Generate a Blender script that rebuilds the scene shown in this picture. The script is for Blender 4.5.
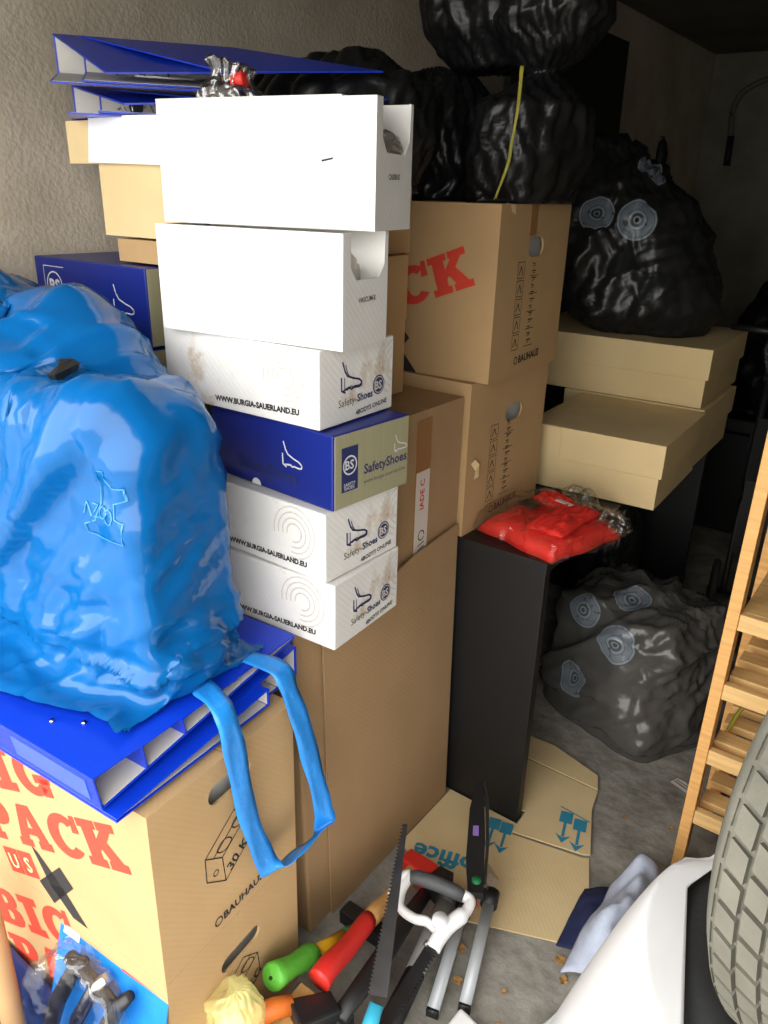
import bpy, bmesh, math, random
import numpy as np
from mathutils import Vector, Matrix, noise
from mathutils.geometry import tessellate_polygon
from mathutils.bvhtree import BVHTree
random.seed(7); RNG = np.random.default_rng(11)
R = math.radians
scene = bpy.context.scene
COL = scene.collection
for o in list(bpy.data.objects): bpy.data.objects.remove(o)

# ------------------------------------------------------------ camera, sky, exposure
FPX, PITCH, ROLL, YAW = 770.0, R(22.5), R(1.55), R(36.0)
cam_d = bpy.data.cameras.new('camera'); cam = bpy.data.objects.new('camera', cam_d); COL.objects.link(cam)
cam_d.sensor_fit = 'VERTICAL'; cam_d.sensor_height = 36.0; cam_d.lens = FPX / 1024.0 * 36.0; cam_d.clip_start = 0.02
_h = Vector((-math.sin(YAW), math.cos(YAW), 0)); _r = Vector((math.cos(YAW), math.sin(YAW), 0)); _u = Vector((0, 0, 1))
_f = _h * math.cos(PITCH) - _u * math.sin(PITCH); _up0 = _h * math.sin(PITCH) + _u * math.cos(PITCH)
_rt = _r * math.cos(ROLL) + _up0 * math.sin(ROLL); _up = _up0 * math.cos(ROLL) - _r * math.sin(ROLL)
mw = Matrix((_rt, _up, -_f)).transposed().to_4x4(); mw.translation = Vector((0, 0, 1.6)); cam.matrix_world = mw
scene.camera = cam

world = bpy.data.worlds.new('overcast_sky'); scene.world = world; world.use_nodes = True
_bg = world.node_tree.nodes['Background']; _bg.inputs[0].default_value = (1.0, 0.985, 0.95, 1); _bg.inputs[1].default_value = 6.1
scene.view_settings.view_transform = 'Standard'; scene.view_settings.look = 'None'
scene.view_settings.gamma = 1.0; scene.view_settings.use_curve_mapping = False
scene.view_settings.exposure = 0.0
# portal in the open garage door: only guides sampling of the sky
_pl = bpy.data.lights.new('door_portal', 'AREA'); _pl.shape = 'RECTANGLE'; _pl.size = 1.95; _pl.size_y = 2.08
_pl.cycles.is_portal = True
_po = bpy.data.objects.new('door_portal', _pl); COL.objects.link(_po); _po.location = (-0.675, -0.02, 1.04); _po.rotation_euler = (R(90), 0, 0)

# ------------------------------------------------------------ materials
def srgb(r, g, b):
    f = lambda c: (c / 255 / 12.92) if c <= 10 else ((c / 255 + .055) / 1.055) ** 2.4
    return (f(r), f(g), f(b), 1)
MATS = {}
def mat(name, rgb, rough=.6, var=.12, vscale=8, bump=0.0, bscale=40, spec=.5, metal=0.0, coat=0.0, trans=0.0, alpha=1.0, stretch=None, bdist=.01):
    if name in MATS: return MATS[name]
    m = bpy.data.materials.new(name); m.use_nodes = True; nt = m.node_tree; n = nt.nodes; l = nt.links
    b = n['Principled BSDF']; b.inputs['Roughness'].default_value = rough; b.inputs['Metallic'].default_value = metal
    b.inputs['Specular IOR Level'].default_value = spec; b.inputs['Coat Weight'].default_value = coat
    b.inputs['Transmission Weight'].default_value = trans; b.inputs['Alpha'].default_value = alpha
    c = srgb(*rgb)
    tc = n.new('ShaderNodeTexCoord'); vec = tc.outputs['Object']
    if stretch:
        mp = n.new('ShaderNodeMapping'); mp.inputs['Scale'].default_value = stretch; l.new(vec, mp.inputs[0]); vec = mp.outputs[0]
    nz = n.new('ShaderNodeTexNoise'); nz.inputs['Scale'].default_value = vscale; nz.inputs['Detail'].default_value = 6; l.new(vec, nz.inputs['Vector'])
    rp = n.new('ShaderNodeValToRGB'); rp.color_ramp.elements[0].position = .3; rp.color_ramp.elements[1].position = .7
    rp.color_ramp.elements[0].color = tuple(x * (1 - var) for x in c[:3]) + (1,); rp.color_ramp.elements[1].color = tuple(min(1, x * (1 + var)) for x in c[:3]) + (1,)
    l.new(nz.outputs[0], rp.inputs[0]); l.new(rp.outputs[0], b.inputs['Base Color'])
    if bump:
        n2 = n.new('ShaderNodeTexNoise'); n2.inputs['Scale'].default_value = bscale; n2.inputs['Detail'].default_value = 5; l.new(vec, n2.inputs['Vector'])
        bp = n.new('ShaderNodeBump'); bp.inputs['Strength'].default_value = bump; bp.inputs['Distance'].default_value = bdist
        l.new(n2.outputs[0], bp.inputs['Height']); l.new(bp.outputs[0], b.inputs['Normal'])
    MATS[name] = m; return m

def plaster(name, rgb, dark, scale, strength):
    m = mat(name, rgb, .95, .05, 3, spec=.1); nt = m.node_tree; n = nt.nodes; l = nt.links; b = n['Principled BSDF']
    tc = n['Texture Coordinate']
    big = n.new('ShaderNodeTexNoise'); big.inputs['Scale'].default_value = 2.2; big.inputs['Detail'].default_value = 8; big.inputs['Roughness'].default_value = .65
    l.new(tc.outputs['Object'], big.inputs['Vector'])
    rp = n['Color Ramp']; l.new(big.outputs[0], rp.inputs[0])
    rp.color_ramp.elements[0].color = srgb(*dark); rp.color_ramp.elements[1].color = srgb(*rgb); rp.color_ramp.elements[0].position = .32; rp.color_ramp.elements[1].position = .62
    a = n.new('ShaderNodeTexNoise'); a.inputs['Scale'].default_value = scale; a.inputs['Detail'].default_value = 8; a.inputs['Roughness'].default_value = .6
    v = n.new('ShaderNodeTexVoronoi'); v.inputs['Scale'].default_value = scale * 1.6
    mx = n.new('ShaderNodeMath'); mx.operation = 'ADD'
    l.new(tc.outputs['Object'], a.inputs['Vector']); l.new(tc.outputs['Object'], v.inputs['Vector'])
    ml = n.new('ShaderNodeMath'); ml.operation = 'MULTIPLY'; ml.inputs[1].default_value = .4
    l.new(v.outputs['Distance'], ml.inputs[0]); l.new(a.outputs[0], mx.inputs[0]); l.new(ml.outputs[0], mx.inputs[1])
    bp = n.new('ShaderNodeBump'); bp.inputs['Strength'].default_value = strength; bp.inputs['Distance'].default_value = .02
    l.new(mx.outputs[0], bp.inputs['Height']); l.new(bp.outputs[0], b.inputs['Normal'])
    return m
M_wall = plaster('rough_plaster', (214, 202, 184), (184, 172, 152), 60, .22)
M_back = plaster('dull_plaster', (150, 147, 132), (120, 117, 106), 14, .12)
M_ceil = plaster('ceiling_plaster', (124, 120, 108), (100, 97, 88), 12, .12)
M_floor = plaster('stained_concrete', (166, 162, 153), (106, 102, 94), 18, .3)
_n = M_floor.node_tree.nodes['Noise Texture.001']; _n.inputs['Scale'].default_value = 5.5; _n.inputs['Detail'].default_value = 12; _n.inputs['Roughness'].default_value = .72
M_yard = mat('yard_paving', (150, 148, 142), .9, .1, 3)
M_lip = mat('door_surround', (185, 182, 176), .9, .06, 3)

def cardboard(name, rgb):
    m = mat(name, rgb, .82, .07, 5, spec=.2); nt = m.node_tree; n = nt.nodes; l = nt.links
    w = n.new('ShaderNodeTexWave'); w.inputs['Scale'].default_value = 45; w.inputs['Distortion'].default_value = .6; w.bands_direction = 'DIAGONAL'
    l.new(n['Texture Coordinate'].outputs['Object'], w.inputs['Vector'])
    z = n.new('ShaderNodeTexNoise'); z.inputs['Scale'].default_value = 7; z.inputs['Detail'].default_value = 3; l.new(n['Texture Coordinate'].outputs['Object'], z.inputs['Vector'])
    ad = n.new('ShaderNodeMath'); ad.operation = 'MULTIPLY_ADD'; ad.inputs[1].default_value = .05
    l.new(w.outputs[1], ad.inputs[0]); l.new(z.outputs[0], ad.inputs[2])
    bp = n.new('ShaderNodeBump'); bp.inputs['Strength'].default_value = .25; bp.inputs['Distance'].default_value = .012
    l.new(ad.outputs[0], bp.inputs['Height']); l.new(bp.outputs[0], n['Principled BSDF'].inputs['Normal']); return m
M_kraft = cardboard('kraft_cardboard', (182, 150, 108))
M_kraft2 = cardboard('pale_kraft_cardboard', (220, 196, 148))
M_kraft3 = cardboard('brown_kraft_cardboard', (164, 134, 98))
M_flat = cardboard('flattened_cardboard', (218, 194, 148))
M_white = cardboard('white_cardboard', (228, 226, 222))
M_inwhite = mat('paper_inside_box', (205, 203, 198), .8, .06)
def worn_white():
    m = cardboard('worn_white_cardboard', (222, 220, 216)); nt = m.node_tree; n = nt.nodes; l = nt.links
    z = n.new('ShaderNodeTexNoise'); z.inputs['Scale'].default_value = 9; z.inputs['Detail'].default_value = 9; z.inputs['Roughness'].default_value = .7
    l.new(n['Texture Coordinate'].outputs['Object'], z.inputs['Vector'])
    r = n.new('ShaderNodeValToRGB'); r.color_ramp.elements[0].position = .56; r.color_ramp.elements[1].position = .74; r.color_ramp.elements[0].color = (0, 0, 0, 1)
    l.new(z.outputs[0], r.inputs[0]); mx = n.new('ShaderNodeMixRGB'); l.new(r.outputs[0], mx.inputs[0]); l.new(n['Color Ramp'].outputs[0], mx.inputs[1])
    mx.inputs[2].default_value = srgb(176, 142, 100); l.new(mx.outputs[0], n['Principled BSDF'].inputs['Base Color']); return m
M_worn = worn_white()
M_bluebox = mat('blue_printed_card', (15, 34, 120), .38, .05, 6, .06, 8)
M_olive = mat('olive_printed_card', (150, 146, 116), .55, .05, 6, stretch=(1, 30, 1))
M_navyprint = mat('navy_print', (36, 44, 92), .6, .05)
M_redprint = mat('red_print', (206, 62, 42), .75, .08)
M_blackprint = mat('black_print', (38, 36, 36), .75, .05)
M_greyprint = mat('grey_print', (88, 84, 78), .75, .05)
M_palegrey = mat('pale_grey_print', (203, 198, 190), .75, .03)
M_silver = mat('silver_print', (205, 208, 214), .4, .03)
M_cyanprint = mat('cyan_print', (48, 138, 168), .75, .05)
M_tape = mat('brown_tape', (150, 108, 66), .35, .05)
M_clabel = mat('label_paper', (214, 206, 196), .6, .04)
M_binder = mat('blue_binder_board', (6, 52, 188), .36, .04, 6, .05, 60)
M_binderin = mat('binder_lining', (206, 202, 192), .7, .04)
M_pocket = mat('binder_label_pocket', (62, 92, 190), .2, .04)
M_chrome = mat('chrome_metal', (190, 190, 192), .2, .04, metal=1.0)
M_steel = mat('tool_steel', (120, 122, 124), .35, .12, 30, metal=.9)
M_darksteel = mat('dark_steel', (62, 62, 64), .4, .15, 30, metal=.8)
M_alu = mat('painted_aluminium', (178, 183, 186), .45, .05, metal=.15)
M_strap = mat('blue_strap_film', (36, 132, 214), .32, .06, 20, .2, 60)
def creases(m, scale, strength, dist):
    nt = m.node_tree; n = nt.nodes; l = nt.links; tc = n['Texture Coordinate']
    nz = n.new('ShaderNodeTexNoise'); nz.inputs['Scale'].default_value = scale * .5; nz.inputs['Detail'].default_value = 2; l.new(tc.outputs['Object'], nz.inputs['Vector'])
    ad = n.new('ShaderNodeVectorMath'); ad.operation = 'MULTIPLY_ADD'; ad.inputs[1].default_value = (.25, .25, .25); l.new(nz.outputs['Color'], ad.inputs[0]); l.new(tc.outputs['Object'], ad.inputs[2])
    mp = n.new('ShaderNodeMapping'); mp.inputs['Rotation'].default_value = (.3, .5, .4); mp.inputs['Scale'].default_value = (1, 1, 2.0); l.new(ad.outputs[0], mp.inputs[0])
    v = n.new('ShaderNodeTexVoronoi'); v.feature = 'SMOOTH_F1'; v.inputs['Scale'].default_value = scale; v.inputs['Smoothness'].default_value = .12; l.new(mp.outputs[0], v.inputs['Vector'])
    v2 = n.new('ShaderNodeTexVoronoi'); v2.feature = 'F1'; v2.inputs['Scale'].default_value = scale * 2.7; l.new(mp.outputs[0], v2.inputs['Vector'])
    mm = n.new('ShaderNodeMath'); mm.operation = 'MULTIPLY_ADD'; mm.inputs[1].default_value = .25; l.new(v2.outputs['Distance'], mm.inputs[0]); l.new(v.outputs['Distance'], mm.inputs[2])
    bp = n.new('ShaderNodeBump'); bp.inputs['Strength'].default_value = strength; bp.inputs['Distance'].default_value = dist; l.new(mm.outputs[0], bp.inputs['Height']); l.new(bp.outputs[0], n['Principled BSDF'].inputs['Normal'])
def film(name, tint, base_f, edge_f, rough=.12):
    m = bpy.data.materials.new(name); m.use_nodes = True; nt = m.node_tree; n = nt.nodes; l = nt.links; n.remove(n['Principled BSDF']); out = n['Material Output']
    tr = n.new('ShaderNodeBsdfTransparent'); tr.inputs[0].default_value = srgb(*tint); gl = n.new('ShaderNodeBsdfGlossy'); gl.inputs['Roughness'].default_value = rough; gl.inputs[0].default_value = (.9, .9, .9, 1)
    tc = n.new('ShaderNodeTexCoord'); nz = n.new('ShaderNodeTexNoise'); nz.inputs['Scale'].default_value = 30; nz.inputs['Detail'].default_value = 3; l.new(tc.outputs['Object'], nz.inputs['Vector'])
    bp = n.new('ShaderNodeBump'); bp.inputs['Strength'].default_value = .5; bp.inputs['Distance'].default_value = .006; l.new(nz.outputs[0], bp.inputs['Height']); l.new(bp.outputs[0], gl.inputs['Normal'])
    lw = n.new('ShaderNodeLayerWeight'); lw.inputs[0].default_value = .35; l.new(bp.outputs[0], lw.inputs['Normal'])
    mr = n.new('ShaderNodeMapRange'); mr.inputs[3].default_value = base_f; mr.inputs[4].default_value = edge_f; l.new(lw.outputs['Facing'], mr.inputs[0])
    mx = n.new('ShaderNodeMixShader'); l.new(mr.outputs[0], mx.inputs[0]); l.new(tr.outputs[0], mx.inputs[1]); l.new(gl.outputs[0], mx.inputs[2]); l.new(mx.outputs[0], out.inputs[0])
    MATS[name] = m; return m
M_bag = mat('blue_bag_film', (10, 90, 154), .13, .04, 5, spec=.35)
creases(M_bag, 8, .1, .01)
def bagmat(name, rgb, logos=(), rough=.34):
    m = mat(name, rgb, rough, .1, 6, spec=.4); creases(m, 12, .25, .01)
    if logos:
        nt = m.node_tree; n = nt.nodes; l = nt.links; tc = n['Texture Coordinate']; last = n['Color Ramp'].outputs[0]
        nz = n.new('ShaderNodeTexNoise'); nz.inputs['Scale'].default_value = 45; nz.inputs['Detail'].default_value = 2; l.new(tc.outputs['Object'], nz.inputs['Vector'])
        for (c, rad) in logos:
            vm = n.new('ShaderNodeVectorMath'); vm.operation = 'DISTANCE'; vm.inputs[1].default_value = c; l.new(tc.outputs['Object'], vm.inputs[0])
            dv = n.new('ShaderNodeMath'); dv.operation = 'DIVIDE'; dv.inputs[1].default_value = rad; l.new(vm.outputs['Value'], dv.inputs[0])
            rp = n.new('ShaderNodeValToRGB'); rp.color_ramp.interpolation = 'CONSTANT'; e = rp.color_ramp.elements
            e[0].position = 0; e[0].color = (.0,) * 3 + (1,); e[1].position = .12; e[1].color = (.9,) * 3 + (1,)
            for p, v in ((.2, .1), (.34, .95), (.46, .35), (.52, .6), (.84, .25), (.88, .9), (.985, 0)):
                k = e.new(p); k.color = (v, v, v, 1)
            l.new(dv.outputs[0], rp.inputs[0])
            mu = n.new('ShaderNodeMath'); mu.operation = 'MULTIPLY'; l.new(rp.outputs[0], mu.inputs[0])
            r2 = n.new('ShaderNodeMapRange'); r2.inputs[1].default_value = .28; r2.inputs[2].default_value = .40; l.new(nz.outputs[0], r2.inputs[0]); l.new(r2.outputs[0], mu.inputs[1])
            mx = n.new('ShaderNodeMixRGB'); l.new(mu.outputs[0], mx.inputs[0]); l.new(last, mx.inputs[1]); mx.inputs[2].default_value = srgb(140, 152, 164); last = mx.outputs[0]
        l.new(last, n['Principled BSDF'].inputs['Base Color'])
    return m
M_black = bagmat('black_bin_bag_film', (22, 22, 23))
M_cabinet = mat('black_cabinet_foil', (17, 17, 18), .5, .08, 10)
M_blackboard = mat('black_board_foil', (14, 14, 14), .6, .08, 10)
M_red = mat('red_cloth', (222, 40, 30), .75, .1, 20, .3, 120, bdist=.003)
M_clear = film('clear_plastic_film', (252, 252, 252), .05, .3)
M_clearg = film('milky_plastic_film', (225, 222, 218), .14, .6, .2)
M_yellowclear = mat('yellowish_plastic_film', (246, 240, 160), .16, .04, alpha=.42, spec=.9)
M_wood = mat('light_pine', (238, 180, 108), .55, .16, 6, .1, 40, stretch=(1, 1, 14))
M_woodx = mat('light_pine_crosswise', (240, 196, 130), .55, .14, 6, .1, 40, stretch=(1, 14, 14))
M_handlewood = mat('ash_handle_wood', (204, 154, 92), .5, .15, 30, stretch=(8, 1, 1))
M_rubber = mat('tyre_rubber', (46, 47, 47), .7, .12, 14, .15, 60)
M_dusty = mat('dusty_tyre_rubber', (108, 106, 95), .85, .2, 12, .2, 60)
M_sheet = mat('white_sheet', (240, 240, 240), .6, .03)
M_cloth = mat('pale_blue_grey_cloth', (176, 184, 202), .95, .1, 40, .3, 200, bdist=.002)
M_navy = mat('navy_cloth', (30, 38, 78), .95, .1, 40, .3, 200, bdist=.002)
M_green = mat('green_grip', (92, 178, 58), .5, .06, bump=.2, bscale=80)
M_yellow = mat('yellow_shaft', (226, 172, 32), .45, .05)
M_dgreen = mat('dark_green_collar', (30, 120, 70), .5, .05)
M_redgrip = mat('red_grip', (206, 42, 36), .45, .06)
M_blackgrip = mat('black_plastic', (30, 30, 31), .5, .08)
M_greygrip = mat('grey_grip', (74, 76, 78), .6, .08, bump=.2, bscale=120)
M_greytube = mat('grey_tube', (128, 128, 126), .4, .06)
M_whiteplastic = mat('white_plastic', (228, 228, 228), .35, .03)
M_turq = mat('turquoise_plastic', (50, 160, 190), .45, .05)
M_orange = mat('orange_plastic', (216, 112, 40), .5, .06)
M_purple = mat('purple_sticker', (140, 110, 190), .5, .05)
M_leaf = mat('dry_leaf', (176, 134, 78), .85, .25, 30)
M_bluecard = mat('blue_card', (28, 120, 206), .4, .2, 14)
M_redcard = mat('red_card', (214, 56, 62), .4, .05)
M_hose = mat('grey_hose', (120, 114, 100), .7, .05)
M_tan = mat('tan_tube', (190, 150, 104), .7, .06)
M_crate = mat('blue_crate_plastic', (36, 48, 100), .5, .05)
M_ribbon = mat('yellow_ribbon', (150, 144, 46), .5, .05)

# ------------------------------------------------------------ builders
def tag(o, label=None, cat=None, group=None, kind=None):
    if label: o['label'] = label
    if cat: o['category'] = cat
    if group: o['group'] = group
    if kind: o['kind'] = kind
    return o
def root(name, label, cat, loc=(0, 0, 0), rz=0, group=None, rot=None):
    o = bpy.data.objects.new(name, None); COL.objects.link(o); o.location = loc; o.rotation_euler = rot if rot else (0, 0, R(rz)); o.empty_display_size = .05
    return tag(o, label, cat, group)
def mobj(name, verts, faces, m, parent=None, smooth=False):
    me = bpy.data.meshes.new(name); me.from_pydata([tuple(v) for v in verts], [], [tuple(int(i) for i in f) for f in faces]); me.validate(); me.update()
    o = bpy.data.objects.new(name, me); COL.objects.link(o); o.data.materials.append(m)
    if smooth: me.polygons.foreach_set('use_smooth', [True] * len(me.polygons))
    if parent: o.parent = parent
    return o
def bobj(name, bm, m, parent=None, smooth=False):
    bmesh.ops.recalc_face_normals(bm, faces=bm.faces)
    me = bpy.data.meshes.new(name); bm.to_mesh(me); bm.free()
    o = bpy.data.objects.new(name, me); COL.objects.link(o); o.data.materials.append(m)
    if smooth: me.polygons.foreach_set('use_smooth', [True] * len(me.polygons))
    if parent: o.parent = parent
    return o
HF = [(0, 3, 2, 1), (4, 5, 6, 7), (0, 1, 5, 4), (1, 2, 6, 5), (2, 3, 7, 6), (3, 0, 4, 7)]
def hexa(name, c8, m, parent=None, bev=.0, seg=2):
    bm = bmesh.new(); vs = [bm.verts.new(c) for c in c8]
    for f in HF: bm.faces.new([vs[i] for i in f])
    if bev: bmesh.ops.bevel(bm, geom=list(bm.edges), offset=bev, segments=seg, affect='EDGES', profile=.5)
    return bobj(name, bm, m, parent)
def box(name, x0, x1, y0, y1, z0, z1, m, parent=None, bev=.0):
    return hexa(name, [(x0, y0, z0), (x1, y0, z0), (x1, y1, z0), (x0, y1, z0), (x0, y0, z1), (x1, y0, z1), (x1, y1, z1), (x0, y1, z1)], m, parent, bev)
def plate(name, outer, holes, th, org, ux, uy, m, parent=None, lift=0.0):
    """flat plate with holes: 2-D outlines in the (ux, uy) frame, front face along ux x uy"""
    ux = Vector(ux); uy = Vector(uy); n = ux.cross(uy).normalized(); org = Vector(org)
    loops = [list(outer)] + [list(h) for h in holes]
    tris = tessellate_polygon([[Vector((a, b, 0)) for a, b in lp] for lp in loops])
    flat = [p for lp in loops for p in lp]; N = len(flat)
    V = [org + ux * a + uy * b + n * lift for a, b in flat] + [org + ux * a + uy * b + n * (lift - th) for a, b in flat]
    F = [tuple(t) for t in tris] + [tuple(i + N for i in reversed(t)) for t in tris]
    k = 0
    for lp in loops:
        q = len(lp)
        for i in range(q): a, b = k + i, k + (i + 1) % q; F.append((a, b, b + N, a + N))
        k += q
    bm = bmesh.new(); vs = [bm.verts.new(v) for v in V]
    for f in F:
        try: bm.faces.new([vs[i] for i in f])
        except ValueError: pass
    return bobj(name, bm, m, parent)
def slot(cx, cy, w, h, ang=0, n=8):
    r = h / 2; pts = []
    for s, a0 in ((1, -90), (-1, 90)):
        for i in range(n + 1):
            a = R(a0 + 180 * i / n); pts.append((s * (w / 2 - r) + r * math.cos(a), r * math.sin(a)))
    ca, sa = math.cos(R(ang)), math.sin(R(ang))
    return [(cx + x * ca - y * sa, cy + x * sa + y * ca) for x, y in pts]
# --- flat print: polygons in 2-D put on a plane
FR = ((1, 0, 0), (0, 0, 1)); EN = ((0, 1, 0), (0, 0, 1)); TP = ((1, 0, 0), (0, 1, 0))
def prints(name, polys, org, frame, m, parent, lift=.0009):
    """polys: list of (outer, holes)"""
    ux, uy = Vector(frame[0]), Vector(frame[1]); n = ux.cross(uy).normalized(); org = Vector(org); V = []; F = []
    for outer, holes in polys:
        loops = [outer] + list(holes); k = len(V)
        for t in tessellate_polygon([[Vector((a, b, 0)) for a, b in lp] for lp in loops]): F.append(tuple(k + i for i in t))
        for lp in loops:
            for a, b in lp: V.append(org + ux * a + uy * b + n * lift)
    o = mobj(name, V, F, m, parent)
    bm = bmesh.new(); bm.from_mesh(o.data)
    for f in bm.faces:
        f.normal_update()
        if f.normal.dot(n) < 0: f.normal_flip()
    bm.to_mesh(o.data); bm.free(); return o
def xf(polys, ox, oy, s, ang=0, sx=1.0, shear=0.0):
    ca, sa = math.cos(R(ang)), math.sin(R(ang))
    def t(p):
        x, y = p[0] * s * sx + p[1] * s * shear, p[1] * s; return (ox + x * ca - y * sa, oy + x * sa + y * ca)
    return [([t(p) for p in o], [[t(p) for p in h] for h in hs]) for o, hs in polys]
def stroke(pts, w, closed=False):
    out = []; q = list(pts) + ([pts[0]] if closed else [])
    for (a, b), (c, d) in zip(q[:-1], q[1:]):
        L = math.hypot(c - a, d - b) or 1e-6; nx, ny = -(d - b) / L * w / 2, (c - a) / L * w / 2; ex, ey = (c - a) / L * w * .35, (d - b) / L * w * .35
        out.append(([(a - ex + nx, b - ey + ny), (a - ex - nx, b - ey - ny), (c + ex - nx, d + ey - ny), (c + ex + nx, d + ey + ny)], []))
    return out
def arc(cx, cy, r, a0, a1, n=20, ry=None):
    ry = ry or r; return [(cx + r * math.cos(R(a0 + (a1 - a0) * i / n)), cy + ry * math.sin(R(a0 + (a1 - a0) * i / n))) for i in range(n + 1)]
def disc(cx, cy, r, n=24): return [(arc(cx, cy, r, 0, 360 - 360 / n, n - 1), [])]
def ring(cx, cy, r, w, n=28): return [(arc(cx, cy, r, 0, 360 - 360 / n, n - 1), [arc(cx, cy, r - w, 0, 360 - 360 / n, n - 1)])]
_tc = {}
def text_tris(s, bold=0.0):
    """built-in font -> list of triangles (as print polys), unit size"""
    if (s, bold) in _tc: return _tc[(s, bold)]
    cu = bpy.data.curves.new('t', 'FONT'); cu.body = s; cu.size = 1; cu.offset = bold; cu.resolution_u = 2
    o = bpy.data.objects.new('t', cu); COL.objects.link(o); dg = bpy.context.evaluated_depsgraph_get(); dg.update()
    me = bpy.data.meshes.new_from_object(o.evaluated_get(dg)); out = []
    me.calc_loop_triangles()
    for t in me.loop_triangles: out.append(([tuple(me.vertices[i].co[:2]) for i in t.vertices], []))
    bpy.data.objects.remove(o); bpy.data.curves.remove(cu); bpy.data.meshes.remove(me)
    _tc[(s, bold)] = out; return out
def twidth(s, bold=0.0): return max(p[0] for t in text_tris(s, bold) for p in t[0])
SLAB = {
 'I': [([(0,0),(.62,0),(.62,.2),(.47,.2),(.47,.8),(.62,.8),(.62,1),(0,1),(0,.8),(.15,.8),(.15,.2),(0,.2)],[])],
 'K': [([(0,0),(.48,0),(.48,.18),(.4,.18),(.4,.34),(.46,.42),(.6,.18),(.54,.18),(.54,0),(1.02,0),(1.02,.18),(.92,.18),(.66,.58),(.84,.82),(.96,.82),(.96,1),(.52,1),(.52,.82),(.58,.82),(.4,.6),(.4,.82),(.48,.82),(.48,1),(0,1),(0,.82),(.1,.82),(.1,.18),(0,.18)],[])],
 'A': [([(0,0),(.4,0),(.4,.18),(.33,.18),(.37,.3),(.63,.3),(.67,.18),(.6,.18),(.6,0),(1,0),(1,.18),(.93,.18),(.68,1),(.32,1),(.07,.18),(0,.18)],[[(.42,.46),(.58,.46),(.5,.74)]])],
 'P': [([(0,0),(.52,0),(.52,.18),(.42,.18),(.42,.38),(.6,.38),(.78,.44),(.88,.56),(.9,.7),(.86,.85),(.76,.95),(.6,1),(0,1),(0,.82),(.1,.82),(.1,.18),(0,.18)],[[(.42,.54),(.54,.54),(.6,.62),(.6,.76),(.54,.83),(.42,.83)]])],
 'B': [([(0,0),(.64,0),(.82,.06),(.9,.18),(.9,.34),(.84,.46),(.74,.52),(.84,.6),(.87,.72),(.83,.88),(.74,.96),(.6,1),(0,1),(0,.82),(.1,.82),(.1,.18),(0,.18)],[[(.4,.17),(.52,.17),(.58,.22),(.58,.36),(.52,.42),(.4,.42)],[(.4,.6),(.5,.6),(.56,.66),(.56,.77),(.5,.83),(.4,.83)]])],
}
_c = arc(.47, .5, .47, 42, 322, 22, .5) + list(reversed(arc(.5, .5, .19, 48, 316, 16, .3)))
SLAB['C'] = [(_c, []), ([(.72, .62), (.9, .62), (.9, 1), (.78, 1)], [])]
SLAB['G'] = SLAB['C'] + [([(.52, .3), (.96, .3), (.96, .48), (.52, .48)], []), ([(.68, .02), (.92, .02), (.92, .4), (.68, .4)], [])]
def slab(word, h, gap=.1, sx=1.0):
    out = []; x = 0
    for ch in word:
        out += xf(SLAB[ch], x, 0, h, 0, sx); x += (max(p[0] for p in SLAB[ch][0][0]) * sx + gap) * h
    return out, x
# --- swept tube with radius per point and optional flattening
def tube(name, path, rad, m, parent=None, n=12, flat=1.0, upv=(0, 0, 1), cap=True):
    P = [Vector(p) for p in path]; rad = rad if isinstance(rad, (list, tuple)) else [rad] * len(P); V = []; F = []
    for i, p in enumerate(P):
        t = (P[min(i + 1, len(P) - 1)] - P[max(i - 1, 0)]).normalized(); u = Vector(upv); u = (u - t * u.dot(t))
        if u.length < 1e-4: u = Vector((1, 0, 0)) - t * t.x
        u.normalize(); w = t.cross(u)
        for k in range(n): a = 2 * math.pi * k / n; V.append(p + w * (math.cos(a) * rad[i]) + u * (math.sin(a) * rad[i] * flat))
    for i in range(len(P) - 1):
        for k in range(n): a = i * n + k; b = i * n + (k + 1) % n; F.append((a, b, b + n, a + n))
    if cap: F.append(tuple(reversed(range(n)))); F.append(tuple(range((len(P) - 1) * n, len(P) * n)))
    o = mobj(name, V, F, m, parent, True); return o
def smooth_path(pts, k=6):
    P = [Vector(p) for p in pts]; Q = [P[0]] + P + [P[-1]]; out = []
    for i in range(1, len(Q) - 2):
        for j in range(k):
            t = j / k; a, b, c, d = Q[i - 1], Q[i], Q[i + 1], Q[i + 2]
            out.append(.5 * ((2 * b) + (c - a) * t + (2 * a - 5 * b + 4 * c - d) * t * t + (3 * b - 3 * c + d - a) * t ** 3))
    out.append(P[-1]); return out
def ribbon(name, pts, w, m, parent=None, k=8, th=.0012):
    """pts: (point, width direction)"""
    c = smooth_path([p for p, d in pts], k); d = smooth_path([d for p, d in pts], k); V = []; F = []
    for i, (p, q) in enumerate(zip(c, d)):
        q = q.normalized(); ww = w * (1 + .05 * math.sin(i * .9) + .06 * math.sin(i * .4 + 1)); t = (c[min(i + 1, len(c) - 1)] - c[max(i - 1, 0)]).normalized(); nn = q.cross(t)
        for s in (-.5, -.25, 0, .25, .5): V.append(p + q * ww * s + nn * (.0016 * math.sin(i * .5 + s * 7)))
    for i in range(len(c) - 1):
        for j in range(4): a = i * 5 + j; F.append((a, a + 1, a + 6, a + 5))
    o = mobj(name, V, F, m, parent, True); md = o.modifiers.new('s', 'SOLIDIFY'); md.thickness = th; return o

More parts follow.
